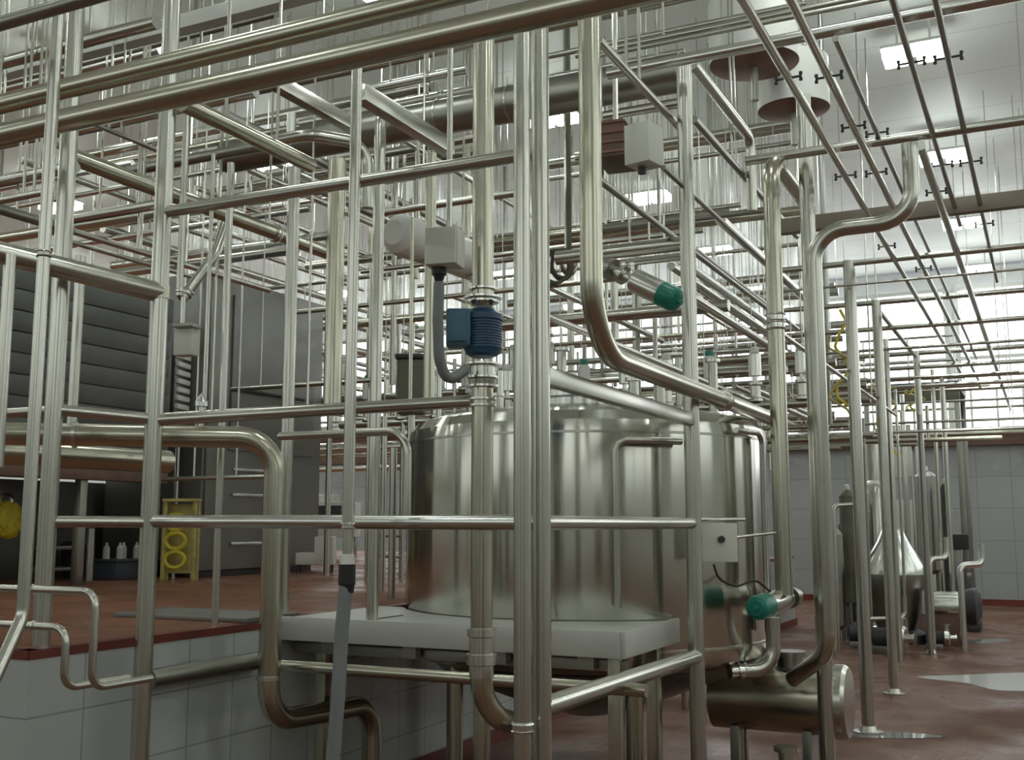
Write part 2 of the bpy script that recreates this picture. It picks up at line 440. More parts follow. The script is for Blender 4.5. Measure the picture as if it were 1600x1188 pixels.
# ------------------------------------------------------------------ long overhead headers
pipe('thick steel header crossing the top, upper one of the two big parallel pipes', path((400, 66, 3.62), ('x', 860)) [::-1] + path((400, 66, 3.62), ('x', -160))[1:], 43, 'steel_warm', name='header_pipe')
pipe('thick steel header crossing the top, lower one that ends over the corner posts', path((400, 121, 3.55), ('x', 1250))[::-1] + path((400, 121, 3.55), ('x', -160))[1:], 43, 'steel_warm', name='header_pipe', d=3.5)
pipe('dark steel pipe cutting the top corner above the ceiling lamp', path((60, 20, 3.05), ('x', -200))[::-1] + path((60, 20, 3.05), ('x', 420))[1:], 22, 'steel_dark', name='header_pipe')
bm_pts = path((250, 48, 6.2), ('x', -80))[::-1] + path((250, 48, 6.2), ('x', 560))[1:]
o = square_bar('support_beam', bm_pts[0], bm_pts[-1], 0.09, 0.09, 'tray'); tag(o, 'square grey support beam high behind the two big headers', 'beam')

# slender riser in front on the left that kinks away at its foot
t = thing('riser_pipe', 'slender upright pipe with paired clamps that kinks outward at its foot', 'pipe', at(60, 600, 3.3))
pts = path((90, 28, 3.3), ('z', 962), ('p', -40, 1130, 3.12)); pts[0] = slide(pts[0], EZ, py=-30)
tube('tube', pts, wr(20, 3.3), 'steel', t, 0.08)
for yy in (385, 401): q, dr = at_pix(pts, None, yy); clamp(t, q, dr, wr(19, 3.3))
# two small dog-leg lines clipped to it
for (px, py, x1, y2, px2, lab) in ((-60, 917, 150, 1068, 236, 'thin bent pipe over the white tiled wall, the taller dog-leg of two'),
                                  (-60, 972, 104, 1068, 200, 'thin bent pipe over the white tiled wall, the shorter dog-leg of two')):
    pts = path((px, py, 3.66), ('x', x1), ('z', y2 + 8), ('y', px2))
    g = thing('dog_leg_pipe', lab, 'pipe', pts[0])
    tube('tube', pts, wr(11, 3.9), 'steel', g, 0.05, seg=12)
    q, dr = at_pix(pts, 52, None); clamp(g, q, dr, wr(11, 3.9))
pipe('fat short pipe running back below the grey plate beside the tiled wall', path((232, 1062, 4.75), ('y', 412)), 31, 'steel_dark')

# ------------------------------------------------------------------ big bent drain line
pts = path((-60, 677, 4.85), ('h', 400, 683)); p1 = pts[-1]
pts = path((-60, 677, 4.85), ('h', 431, 684), ('z', 1128), ('y', 582), ('floor',))
pts[-2] = slide(pts[-2], EZ, py=1100)
t = thing('drain_pipe', 'large pipe that runs level, turns down beside the hose and loops at its foot', 'pipe', pts[0])
tube('tube', pts, wr(35, 5.0), 'steel_warm', t, 0.17)
for c_ in ((118, None), (None, 1056)):
    q, dr = at_pix(pts[:3] if c_[1] else pts[:2], *c_); flange(t, q, dr, wr(33, 5.0), wide=1.25)
q, dr = at_pix(pts[:2], 312, None)
tube('vent_stub', [q, q + EZ * .18], 0.012, 'steel_bright', t, seg=10); turned('vent_cap', q + EZ * .14, EZ, [(0, .012), (0, .03), (.02, .03), (.05, .012), (.07, 0)], 'steel_bright', t)

# hose standpipe
pts = vert(550, 500, 3.95, 97, 880)
t = thing('hose_standpipe', 'upright pipe with a union ending in a white collar above a grey hose', 'pipe', pts[1])
tube('tube', [pts[0], slide(pts[0], EZ, py=825)], wr(19, 3.95), 'steel', t)
q = slide(pts[0], EZ, py=822); clamp(t, q, EZ, wr(18, 3.95))
tube('nozzle', [q, slide(q, EZ, py=872)], wr(15, 3.95), 'steel', t)
q2 = slide(q, EZ, py=866); turned('collar', q2, -EZ, [(0, wr(15, 3.95)), (0, wr(22, 3.95)), (.036, wr(24, 3.95)), (.036, wr(15, 3.95))], 'white', t)
q3 = slide(q, EZ, py=884)
t = thing('hose', 'grey hose with a black sleeve hanging under the white collar', 'hose', q3)
turned('sleeve', q3 + EZ * .004, -EZ, [(0, wr(26, 3.95)), (.07, wr(27, 3.95)), (.075, wr(24, 3.95)), (.1, wr(22, 3.95)), (.1, wr(14, 3.95))], 'black', t)
q4 = q3 - EZ * .085
turned('hose_tag', q4 + EZ * .018, -EZ, [(0, wr(22.5, 3.95)), (.014, wr(22.5, 3.95))], 'red_label', t)
hp = [q4 + EZ * .05, at(534, 985, 3.94), at(529, 1080, 3.93), at(520, 1190, 3.92), at(514, 1320, 3.9)]
tube('hose_body', hp, wr(22, 3.95), 'hose', t, 1.0)

# ------------------------------------------------------------------ other uprights near the frame
pipe('upright pipe between the hose pipe and the grey box, elbowed at its top', path((588, 560, 5.5), ('z', 172), ('y', 640))[::-1][:-1] + path((588, 560, 5.5), ('deck',))[1:], 19, d=5.5, name='riser_pipe')
pipe('upright pipe standing behind the bend of the big drain line', vert(455, 450, 5.75, 262, 'deck'), 20, name='riser_pipe')
pipe('wide olive-toned pipe coming down to the middle rail beside the hose pipe', vert(523, 450, 6.3, 250, 640), 29, 'steel_warm', name='drop_pipe')
pipe('thin upright pipe in front of the satin cabinet, reaching down to the red floor', vert(349, 600, 5.4, 255, 'deck'), 12, name='riser_pipe', seg=12)
pipe('thin dark upright pipe beside the upright in front of the satin cabinet', vert(326, 450, 5.6, 240, 645), 7, name='riser_pipe', seg=10)
pipe('thin pipe coming down behind the frame post to a fitting over the cabinet', vert(287, 300, 5.3, 155, 462), 11, name='drop_pipe', clamps=(458,), seg=12)
pipe('upright pipe showing just beside the second frame post in front of the louvres', vert(119, 540, 5.0, 400, 690), 16, name='riser_pipe', seg=12)
pipe('upright pipe at the very edge in front of the dark louvres', vert(6, 560, 4.1, 398, 730), 19, name='riser_pipe')
pts = path((437, 682, 4.95), ('x', 637), ('z', 815))
pipe('small pipe that turns down in front of the tank edge above the bright rail', pts, 13, 'steel', name='elbow_pipe', bend=.1, seg=12)

# central riser with the blue actuator
t = thing('process_riser', 'wide central riser with ring fittings, carrying the blue actuator', 'pipe', at(754, 594, 4.45))
rr = wr(35, 4.45)
a = at(754, 594, 4.45)
z = lambda py: slide(a, EZ, py=py)
tube('tube', [z(40), z(462)], rr, 'steel_warm', t, seg=24)
tube('tube', path((754, 594, 4.45), ('z', 575))[1:] + [z(1085)] + path((754, 1085, 4.45), ('p', 775, 1122, 4.5), ('p', 830, 1138, 4.85))[1:], rr * .98, 'steel_warm', t, 0.2, seg=24)
for yy, ww in ((452, 1.35), (466, 1.75), (472, 1.5), (570, 1.8), (590, 1.4), (604, 1.5), (624, 1.3), (634, 1.3)): flange(t, z(yy), EZ, rr, wide=ww, thick=.18)
turned('union', z(982), -EZ, [(0, rr), (0, rr * 1.3), (.03, rr * 1.3), (.035, rr * 1.1), (.1, rr * 1.1), (.1, rr * 1.35), (.14, rr * 1.35), (.145, rr * 1.1), (.19, rr * 1.1), (.19, rr)], 'steel_bright', t)
turned('valve_neck', z(480), EZ, [(0, rr * .9), (.03, rr * 1.2), (.05, rr * 1.2)], 'steel', t)
t = thing('valve_actuator', 'dark blue motor valve with a lighter blue terminal box', 'valve', z(520))
ra = rr * 1.2
turned('motor_body', z(558), EZ, [(0, ra * .9), (.012, ra * 1.3), (.03, ra * 1.4)] + [(.035 + .0115 * i_ + o_, ra * q_) for i_ in range(10) for o_, q_ in ((0, 1.48), (.006, 1.48), (.006, 1.36), (.0115, 1.36))] + [(.152, ra * 1.55), (.176, ra * 1.55), (.176, ra * 1.2), (.2, ra * .9)], 'blue', t, seg=36)
box('terminal_box', z(516) - RT * .098 - FW * .03, (.1, .11, .155), 'blue_light', t, rz=YAW, bev=.012)
box('terminal_cover', z(516) - RT * .102 - FW * .09, (.075, .016, .125), 'blue_light', t, rz=YAW, bev=.006)
for s in (-1, 1): turned('bolt', z(478) - RT * .035 * s - FW * ra * 1.28 + EZ * .0, FW * -1, [(0, .012), (.015, .012), (.015, 0)], 'black', t, seg=6)
turned('valve_body', z(605), EZ, [(0, rr * 1.0), (0, rr * 1.22), (.03, rr * 1.3), (.04, rr * 1.15), (.1, rr * 1.15), (.1, 0)], 'steel', t)

# junction box on its conduit, with gland and flexible conduit
t = thing('junction_box', 'pale grey junction box hung on a conduit beside the central riser', 'box', at(700, 388, 4.25))
bc = at(696, 389, 4.28)
box('enclosure', bc, (.135, .1, .155), 'box', t, rz=math.radians(-4) + 0.25, bev=.006)
box('enclosure_lid', bc - Matrix.Rotation(.18, 3, 'Z') @ EY * .057, (.128, .014, .15), 'box', t, rz=math.radians(-4) + 0.25, bev=.004)
turned('cable_gland', bc - EZ * .078 - RT * .025, -EZ, [(0, .03), (.03, .03), (.03, .024), (.07, .012), (.07, 0)], 'black', t, seg=16)
pipe('thin conduit dropping from the header to the pale grey junction box', [slide(at(703, 200, 4.28), EZ, py=68), at(703, 200, 4.28) * 1.0 + Vector((0, 0, bc.z + .076 - at(703, 200, 4.28).z))], 10, name='conduit', seg=12)
hp = [bc - EZ * .14 - RT * .025, at(684, 500, 4.26), at(686, 560, 4.27), at(698, 598, 4.3), at(728, 578, 4.36)]
tag(tube('flexible_conduit', hp, .022, 'hose', None, .12, 14), 'grey flexible conduit curving from the black gland to the blue valve', 'conduit')
pipe('thin straight rod passing behind the junction box down to the rail', vert(643, 450, 4.7, 340, 632), 6, 'steel_warm', name='rod', cat='rod', seg=10)
pipe('olive upright pipe behind the flexible conduit', vert(671, 520, 5.0, 240, 625), 18, 'steel_warm', name='riser_pipe')

# ------------------------------------------------------------------ the long J pipe, right-hand risers
pts = path((923, 300, 3.88), ('z', 548), ('y', 1205)); pts[0] = slide(pts[0], EZ, py=22); 
t = thing('swept_pipe', 'large J-shaped pipe coming down and sweeping back over the tank top', 'pipe', pts[1])
tube('tube', pts, wr(37, 3.88), 'steel_warm', t, 0.26, seg=24)
q, dr = at_pix(pts[1:], 1132, None); clamp(t, q, dr, wr(37, 3.88))
t = thing('riser_pipe', 'tall riser with an elbow at its top feeding the lower green-capped valve', 'pipe', at(1212, 500, 5.7))
pts = path((1212, 500, 5.75), ('z', 245), ('y', 1225)); pts = pts[::-1][:-1] + path((1212, 500, 5.75), ('z', 945), ('p', 1215, 975, 5.7))[1:]
pts = [pts[0] + EY * .6] + [pts[1]] + [path((1212, 500, 5.75), ('z', 930))[1]]
tube('tube', pts, wr(27, 5.75), 'steel_warm', t, .16)
for yy in (497, 509): clamp(t, slide(pts[1], EZ, py=yy), EZ, wr(27, 5.75) * .95)
t = thing('frame_post', 'tall plain steel post just behind the long drop line to the floor cylinder', 'post', at(1272, 600, 5.95))
q = vert(1279, 800, 6.0, 150, 'floor'); tube('tube', q, wr(24, 6.0), 'steel', t); foot(t, q[1], wr(24, 6.0))
pts = path((1270, 362, 5.7), ('x', 1427), ('z', 225))[::-1] + path((1270, 362, 5.7), ('z', 1020), ('p', 1238, 1062, 5.95))[1:]
pipe('bent drop line hooking over at its top and curving under at the floor cylinder', pts, 26, 'steel', name='drop_line', bend=.17, d=5.6)

# valve with green cap above the tank
def green_valve(label, a, b, w, d, fit=True):
    t = thing('actuated_valve', label, 'valve', a)
    r = wr(w, d); ax = (b - a).normalized(); L = (b - a).length
    turned('cylinder', a, ax, [(0, r * .5), (.01, r * .9), (.02, r), (L * .62, r), (L * .62, r * .97), (L * .66, r * .97)], 'steel_bright', t, seg=32)
    turned('end_cap', a + ax * L * .65, ax, [(0, r * 1.03), (L * .25, r * 1.03), (L * .32, r * .9), (L * .35, r * .6), (L * .35, r * .25), (L * .42, r * .2), (L * .42, 0)], 'green', t, seg=32)
    turned('yoke', a, -ax, [(0, r * .45), (.05, r * .45), (.05, r * .8), (.07, r * .8), (.07, r * .4), (.13, r * .4)], 'steel', t)
    turned('valve_body', a - ax * .12, -ax, [(0, r * .4), (.0, r * .95), (.03, r * .95), (.035, r * .7), (.12, r * .7), (.12, 0)], 'steel_dark', t)
    if fit:
        for s in (-1, 1): turned('air_fitting', a - ax * .03 + EZ * r * .6 + RT * s * .02, EZ, [(0, .01), (.02, .01), (.02, .014), (.035, .014), (.035, 0)], 'steel_bright', t, seg=8)
    return t
green_valve('silver pneumatic valve with a green end cap above the tank', at(988, 437, 5.0), at(1060, 471, 4.86), 40, 4.9)
green_valve('pneumatic valve beside the tank with its round green cap facing outward', at(1222, 938, 5.86), at(1181, 951, 5.5), 38, 5.55, False)
pts = path((1207, 965, 5.85), ('z', 1046), ('p', 1140, 1050, 5.8))
t = thing('outlet_elbow', 'dark elbow pipe turning under the green-capped valve into the tank wall', 'pipe', pts[0])
tube('tube', pts, wr(23, 5.8), 'steel', t, .17)
clamp(t, *at_pix(pts, 1158, None), wr(23, 5.8))
hp = [at(1115, 882, 5.5), at(1122, 905, 5.5), at(1150, 918, 5.55), at(1180, 905, 5.6), at(1215, 935, 5.75)]
tag(tube('air_hose', hp, .006, 'black', None, .1, 8), 'thin black air hose looping from the plate to the green-capped valve', 'hose')
t = thing('terminal_plate', 'flat grey plate with a knob clipped to the frame post by the tank', 'box', at(1125, 850, 5.42))
box('enclosure', at(1123, 848, 5.42), (.18, .035, .19), 'box', t, rz=YAW - .1, bev=.005)
turned('knob', at(1127, 843, 5.40), -FW, [(0, .018), (.02, .016), (.02, 0)], 'dark', t, seg=14)
pipe('short bright bracket tube holding the grey plate to the frame', path((1090, 812, 5.4), ('p', 1163, 812, 5.5)), 7, 'steel_bright', name='bracket_tube', seg=10)
pipe('short thin rod poking out beside the grey plate', path((1150, 840, 5.45), ('p', 1211, 833, 5.6)), 5, 'steel', name='rod', cat='rod', seg=10)

# box with rod, high on the right
t = thing('control_box', 'pale box seen corner-on above the tank with a thin rod leaving it', 'box', at(1007, 230, 5.0))
box('enclosure', at(1006, 229, 5.0), (.135, .135, .195), 'box', t, rz=math.radians(-12), bev=.004)
turned('cable_gland', at(1003, 262, 5.0), -EZ, [(0, .02), (.03, .02), (.03, 0)], 'dark', t)
pipe('thin rod sloping back from the corner-on pale box', path((1036, 262, 5.0), ('y', 1192)), 9, 'steel_dark', name='rod', cat='rod', seg=10)

# ------------------------------------------------------------------ the tank and its tray
TD = 6.5
tc = at(916, 800, TD); tc.z = 0
TR = 1.055
t = thing('process_tank', 'wide round polished steel tank standing behind the frame and tray', 'tank', tc)
turned('shell', tc, EZ, [(.74, TR * .80), (.76, TR * .93), (.80, TR * .985), (.86, TR), (1.97, TR), (2.03, TR * .99), (2.08, TR * .95), (2.10, TR * .90), (2.155, TR * .6), (2.18, TR * .3), (2.185, .12), (2.185, 0)], 'tank', t, seg=128)
turned('bottom_cone', tc, EZ, [(.42, 0), (.42, .12), (.55, TR * .5), (.68, TR * .8), (.745, TR * .86)], 'steel_dark', t, seg=64)
for zz in (.87, 1.96): turned('weld_band', tc + EZ * zz, EZ, [(0, TR * .99), (0, TR * 1.004), (.012, TR * 1.004), (.012, TR * .99)], 'steel', t, seg=96)
for k in range(5):
    a = math.radians(20 + 72 * k); p = tc + Vector((math.cos(a), math.sin(a), 0)) * TR * .82
    tube('leg', [p + EZ * .76, p], .045, 'steel_warm', t)
turned('manway', tc + Vector((.1, -.35, 2.1)), EZ, [(0, .24), (.1, .24), (.1, .28), (.13, .28), (.15, .2), (.18, 0)], 'steel_bright', t, seg=40)
for k in range(9):
    a = math.radians(-150 + 34 * k); p = tc + Vector((math.cos(a), math.sin(a), 0)) * TR * (.72 if k % 2 else .5) + EZ * 2.08
    hgt = .18 + .1 * (k % 3)
    tube('nozzle', [p, p + EZ * hgt], .028, 'steel', t, seg=12)
    turned('ferrule', p + EZ * hgt, EZ, [(0, .028), (0, .045), (.018, .045), (.018, 0)], 'steel_bright', t, seg=14)
def on_tank(px, py, out):
    """point in front of the tank face at a picture column"""
    lo, hi = 4.0, 6.6
    for _ in range(40):
        m = (lo + hi) / 2; q = at(px, py, m)
        if math.hypot(q.x - tc.x, q.y - tc.y) > TR + out: lo = m
        else: hi = m
    return at(px, py, lo)
a, b, c_ = on_tank(962, 950, .05), on_tank(962, 688, .05), on_tank(1064, 668, .05)
a.x, a.y = b.x, b.y; c_.z = b.z
pipe('thin line rising on the tank face and turning level under its shoulder', [a, b, b.lerp(c_, .5) + (b.lerp(c_, .5) - tc - EZ * b.z).normalized() * .02, c_], 12, 'steel', name='tank_line', bend=.06, d=5.4, seg=12)
a, b, c_ = on_tank(1193, 990, .04), on_tank(1190, 678, .04), on_tank(1150, 672, .05)
a.x, a.y = b.x, b.y; c_.z = b.z
pipe('thin line rising along the far edge of the tank to its shoulder', [a, b, c_], 9, 'steel_bright', name='tank_line', bend=.06, d=6, seg=12)

YF, XL, XR = 4.52, WX + .01, -1.69
YB = 5.45
t = thing('drip_tray', 'shallow grey steel tray wrapped round the front of the tank', 'platform', ((XL + XR) / 2, YF, .95))
bm = bmesh.new()
def slab(bm, z0, z1, XL, XR, YF, YB, gap):
    ring = [(XL, YB), (XL, YF), (XR, YF), (XR, YB)]
    # cut the tank's circle out of the back edge
    arc = []
    for k in range(0, 41):
        x = XR + (XL - XR) * k / 40
        dx = x - tc.x
        rr = TR + gap
        y = tc.y - math.sqrt(max(rr * rr - dx * dx, 0)) if abs(dx) < rr else YB
        arc.append((x, min(y, YB)))
    pts = [(XL, YF), (XR, YF)] + arc
    v0 = [bm.verts.new((x, y, z0)) for x, y in pts]; v1 = [bm.verts.new((x, y, z1)) for x, y in pts]
    bm.faces.new(v0[::-1]); bm.faces.new(v1)
    n = len(pts)
    for k in range(n): bm.faces.new((v0[k], v0[(k + 1) % n], v1[(k + 1) % n], v1[k]))
slab(bm, .995, 1.03, XL, XR, YF, YB, .015)
link('tray_deck', bm, 'tray', t, smooth=False)
bm = bmesh.new()
add_box(bm, ((XL + XR) / 2, YF - .012, .985), (XR - XL, .024, .115), bev=.003)
add_box(bm, (XR + .012, (YF + 5.27) / 2, .985), (.024, 5.27 - YF + .024, .115), bev=.003)
link('fascia', bm, 'tray', t)
bm = bmesh.new()
for xx in (-3.05, -2.2): add_box(bm, (xx, YF + .21, 1.0325), (.012, .4, .006))
link('joint_strip', bm, 'panel', t, smooth=False)
for xx in (-3.25, -2.78, -2.3, -1.87): box('bracket', (xx, YF + .06, .905), (.075, .05, .075), 'steel_dark', t, bev=0)
b = box('support_beam', ((XL + XR) / 2, YF + .13, .88), (XR - XL - .04, .06, .05), 'steel_dark', t)
for xx, yy in ((-1.76, YF + .12), (-1.75, 5.12), (-2.45, YF + .16), (-3.36, YF + .16)):
    square_bar('leg', (xx, yy, .99), (xx, yy, 0), .06, .06, 'steel_warm', t)
t2 = box('cover_plate', (-4.0, 4.52, DECK + .012), (.88, .42, .022), 'panel', None, bev=.003); tag(t2, 'dull steel cover plate lying on the red floor edge beside the tray', 'plate')
pipe('level pipe running under the tray in front of its brackets', path((440, 1040, 5.25), ('x', 1010)), 17, 'steel_warm', name='pipe')

# floor cylinder lower right
p = at(1180, 1088, 6.35)
t = thing('floor_cylinder', 'squat horizontal steel cylinder with a rimmed end cap near the red floor', 'vessel', p)
L = (at(1312, 1089, 6.1) - p).length
turned('barrel', p - EX * .25, EX, [(0, .1), (.02, .185), (L + .22, .185)], 'steel_warm', t, seg=48)
turned('end_cap', p + EX * (L - .03), EX, [(0, .185), (0, .2), (.05, .2), (.07, .185), (.075, 0)], 'steel', t, seg=48)
turned('top_nozzle', p + EX * .2 + EZ * .17, EZ, [(0, .07), (.06, .07), (.06, .09), (.09, .09), (.09, 0)], 'steel_dark', t)
for xx in (-.1, .3): square_bar('saddle_leg', p + EX * xx - EZ * .15, Vector((p.x + xx, p.y, 0)), .05, .2, 'steel_dark', t)

# pump and fittings on the floor below the tank
def pump(label, p, s=1.0, rz=0.0):
    t = thing('pump', label, 'pump', p)
    ax = Vector((math.cos(rz), math.sin(rz), 0))
    c0 = p + EZ * .17 * s
    turned('motor', c0, ax, [(0, .04 * s), (.01, .1 * s), (.2 * s, .1 * s), (.22 * s, .11 * s), (.26 * s, .11 * s), (.26 * s, .05 * s)], 'dark', t)
    turned('volute', c0 + ax * .27 * s, ax, [(0, .06 * s), (0, .13 * s), (.06 * s, .13 * s), (.08 * s, .1 * s), (.08 * s, .045 * s), (.16 * s, .045 * s), (.16 * s, .06 * s), (.175 * s, .06 * s), (.175 * s, 0)], 'steel_bright', t)
    turned('outlet', c0 + ax * .3 * s + EZ * .1 * s, EZ, [(0, .035 * s), (.09 * s, .035 * s), (.09 * s, .055 * s), (.11 * s, .055 * s), (.11 * s, 0)], 'steel', t)
    box('foot', p + ax * .12 * s + EZ * .04 * s, (.24 * s, .14 * s, .08 * s), 'steel_dark', t, rz=rz)
pump('small pump with bright casing on the wet floor under the tray', Vector((-1.95, 4.55, 0)), 1.0, -.3)
pump('pump with pale casing on the floor under the tank bottom', Vector((-1.55, 5.5, 0)), 1.1, .2)

# ------------------------------------------------------------------ pipe racks along the open aisle
def crossbar(z, px, py, xl, xr, w, mat='steel', **k):
    p = at_z(px, py, z)
    return [slide(p, EX, px=xl), slide(p, EX, px=xr)], wr(w, depth(p))
t = thing('pipe_rack', 'high crossbar pair spanning from the frame post top out over the aisle', 'rack', at_z(1300, 50, 3.77))
q, r_ = crossbar(3.77, 1300, 48, 950, 1800, 21); tube('crossbar', q, r_, 'steel_bright', t)
q, r_ = crossbar(3.95, 1300, 14, 905, 1500, 9); tube('crossbar', q, r_, 'steel', t, seg=12)
q, r_ = crossbar(3.56, 1342, 226, 1165, 1800, 16)
tag(tube('crossbar', q, r_, 'steel', None), 'level crossbar meeting the tall post and carrying the slim pipes beneath it', 'rack')
q, r_ = crossbar(3.56, 1436, 330, 1215, 1800, 22)
a_, b_ = q
o = square_bar('support_beam', a_, b_, .075, .105, 'beam'); tag(o, 'deep level beam over the aisle behind the hooked drop line', 'beam')
BARS = []
racks = [  # post column, base row, post width, crossbar row at the post, left, right, crossbar width, label
    (1345, 1145, 20, 412, 1215, 1800, 10, 'aisle rack with the nearest round-footed post, its bar crossing above'),
    (1385, 1085, 15, 473, 1205, 1800, 9, 'second aisle rack behind the nearest one, thinner post'),
    (1443, 1022, 11, 552, 1230, 1800, 8, 'third aisle rack standing near the separators'),
    (1487, 1003, 8, 590, 1290, 1800, 6, 'far aisle rack just before the separators end')]
for px, yb, w, yt, xl, xr, wb, lab in racks:
    d = 1.5 * 1715 / (yb - 820)
    base = at_z(px + (12 if w > 9 else 6), yb, 0)
    top = slide(base, EZ, py=yt)
    t = thing('pipe_rack', lab, 'rack', base, 'racks along the aisle')
    tube('post', [base, top + EZ * .02], wr(w, d), 'steel', t)
    foot(t, base, wr(w, d)); BARS.append((slide(top, EX, px=xl), wr(wb, d)))
    tube('crossbar', [slide(top, EX, px=xl), slide(top, EX, px=xr)], wr(wb, d), 'steel', t, seg=12)
    if w == 15: tube('brace', [top - EZ * .05, slide(top - EZ * .05, EY, px=1430)], wr(8, d), 'steel_dark', t, seg=10)
for (z, px, py, xl, w, lab) in ((3.45, 1400, 512, 1225, 8, 'thin level pipe over the aisle between second and third racks'), (3.3, 1420, 437, 1225, 4, 'very thin level line over the aisle above the second rack bar'),
                            (3.4, 1420, 575, 1235, 7, 'thin level pipe over the aisle just past the third rack'), (3.2, 1400, 545, 1235, 5, 'fine level line over the aisle in front of the third rack bar')):
    q, r_ = crossbar(z, px, py, xl, 1750, w); pipe(lab, q, 0, r=r_, name='level_pipe', seg=10)
for x0, y0, ys, ye, z, w, lab, hang in (
    (1330, 290, -20, 590, 3.485, 12, 'first slim pipe slung under the aisle crossbars, nearest the tank', (122, 275, 385)),
    (1411, 355, -20, 600, 3.485, 12, 'second slim pipe slung under the aisle crossbars', (120, 198, 270, 420)),
    (1369, 205, 60, 560, 3.60, 9, 'slimmer pipe running between two of the slung aisle pipes', (208, 330)),
    (1480, 285, -20, 352, 3.55, 9, 'slim aisle pipe that stops short at the deep beam', (98, 258)),
    (1512, 230, -20, 440, 3.55, 9, 'outermost slim aisle pipe with a free end past the deep beam', (90, 253, 350)),
    (1492, 385, 228, 640, 3.485, 15, 'thicker pipe running away along the aisle from the second crossbar', (300,))):
    p = at_z(x0, y0, z)
    a = slide(p, EY, py=ys); b = slide(p, EY, py=ye)
    t = thing('hanging_pipe', lab, 'pipe', a, 'pipes slung along the aisle')
    tube('tube', [a, b], wr(w, 5.6), 'steel_dark' if w < 10 else 'steel', t, seg=12)
    for yy in hang:
        q = slide(p, EY, py=yy)
        hg = box('hanger', q - EZ * .0, (.12, .01, .01), 'dark', t)
        for s in (-1, 1): turned('stud', q + EX * s * .055 - EZ * .02, EZ, [(0, .008), (.012, .008), (.012, .004), (.028, .004), (.028, .008), (.04, .008), (.04, 0)], 'dark', hg, seg=8)

# ------------------------------------------------------------------ overhead runs by direction
RUNS = []
def run(axis, px, py, d, xa, xb, w, lab, mat='steel', name='overhead_pipe', seg=12, clamps=(), group=None):
    p = at(px, py, d); A = EX if axis == 'x' else EY
    pts = [slide(p, A, px=xa), slide(p, A, px=xb)]
    o = pipe(lab, pts, 0, mat, name, r=wr(w, d), seg=seg, clamps=clamps, group=group)
    RUNS.append((o, pts, wr(w, d)))
    return o
run('y', 390, 212, 5.0, 285, 486, 27, 'stout pipe sloping back from the second frame post under the headers', 'steel_warm')
p = at(486, 160, 5.5)
o = square_bar('sloping_beam', slide(p, EY, px=420), slide(p, EY, px=556), .065, .075, 'steel'); tag(o, 'square steel beam running back to the hose standpipe under the headers', 'beam')
p = at(632, 188, 5.4)
o = square_bar('sloping_beam', slide(p, EY, px=562), slide(p, EY, px=702), .07, .085, 'steel'); tag(o, 'square steel beam running back between the hose standpipe and the conduit', 'beam')
run('y', 1000, 133, 4.9, 935, 1062, 14, 'slim pipe running back from behind the J pipe to the frame post top')
p = at(1125, 155, 6.4); q = slide(p, EY, px=1172)
pipe('pipe running back beside the frame post and turning down below the hanging vessels', [slide(p, EY, px=1082), q, slide(q, EZ, py=330)], 0, r=wr(18, 6.4), name='elbow_pipe', bend=.09, seg=12)
run('y', 240, 293, 5.9, 100, 520, 27, 'long stout pipe sloping back past the second frame post and the cabinets', 'steel_warm', clamps=((425, None),))
run('y', 175, 380, 6.4, 104, 420, 11, 'slim pipe sloping back above the dark louvres, upper of two')
run('y', 172, 396, 6.6, 104, 300, 8, 'slim pipe sloping back above the dark louvres, lower of two')
run('y', 190, 212, 6.2, 135, 246, 8, 'thin dark pipe sloping back to the second frame post', 'steel_dark')
run('y', 1145, 505, 6.1, 1072, 1206, 14, 'pipe sloping back behind the frame post to the elbowed riser')
run('y', 1000, 330, 6.4, 912, 1200, 11, 'dark slim pipe sloping back under the corner-on pale box', 'steel_dark')
run('y', 1085, 590, 7.3, 850, 1200, 9, 'slim pipe sloping back over the tank top')
run('y', 1240, 535, 7.0, 1200, 1400, 8, 'thin pipe sloping back past the tall plain post')
run('y', 1140, 250, 6.8, 1084, 1245, 12, 'dark pipe sloping back above the elbowed riser', 'steel_dark')
run('y', 60, 345, 5.6, -40, 112, 17, 'pipe sloping back in at the picture edge above the big cross tube', 'steel_dark')
run('x', 670, 322, 6.6, 590, 840, 12, 'slim level pipe passing behind the pale grey junction box')
run('x', 175, 332, 6.6, 112, 260, 17, 'level pipe between the two tall frame posts under the sloping run')
run('x', 30, 278, 5.4, -60, 118, 20, 'level pipe meeting the paired post, upper of two at the edge')
run('x', 30, 308, 5.2, -60, 80, 12, 'level pipe meeting the slender riser, lower of two at the edge')
run('x', 200, 188, 6.4, 120, 400, 17, 'level pipe high between the tall posts beneath the lower header', 'steel_bright')
run('x', 330, 243, 6.8, 200, 425, 18, 'level pipe crossing behind the thin drop pipe under the headers', 'steel_dark')
run('x', 30, 92, 5.6, -80, 245, 22, 'dull green-grey level pipe below the corner ceiling lamp', 'steel')
run('x', 30, 222, 6.0, -60, 100, 13, 'level pipe under the big headers near the picture edge')
run('x', 640, 127, 7.0, 560, 730, 16, 'bright level pipe with a union under the lower header', 'steel_bright', clamps=((668, None),))
run('x', 650, 158, 7.1, 470, 760, 15, 'bright level pipe with a union just over the big dark duct', 'steel_bright', clamps=((690, None),))
run('x', 1000, 172, 6.2, 935, 1080, 17, 'level pipe behind the frame post above the corner-on pale box')
run('x', 1005, 388, 7.0, 870, 1080, 24, 'stout level pipe between the J pipe and the frame post', 'steel')
run('x', 1010, 407, 7.2, 945, 1080, 13, 'level pipe just under the stout one over the green-capped valve', 'steel_bright')
run('x', 1100, 340, 7.6, 930, 1200, 10, 'level dark rail crossing behind the frame post mid-height', 'steel_dark')
run('x', 1010, 350, 7.4, 930, 1075, 16, 'dark level beam-like pipe behind the corner-on pale box', 'steel_dark')
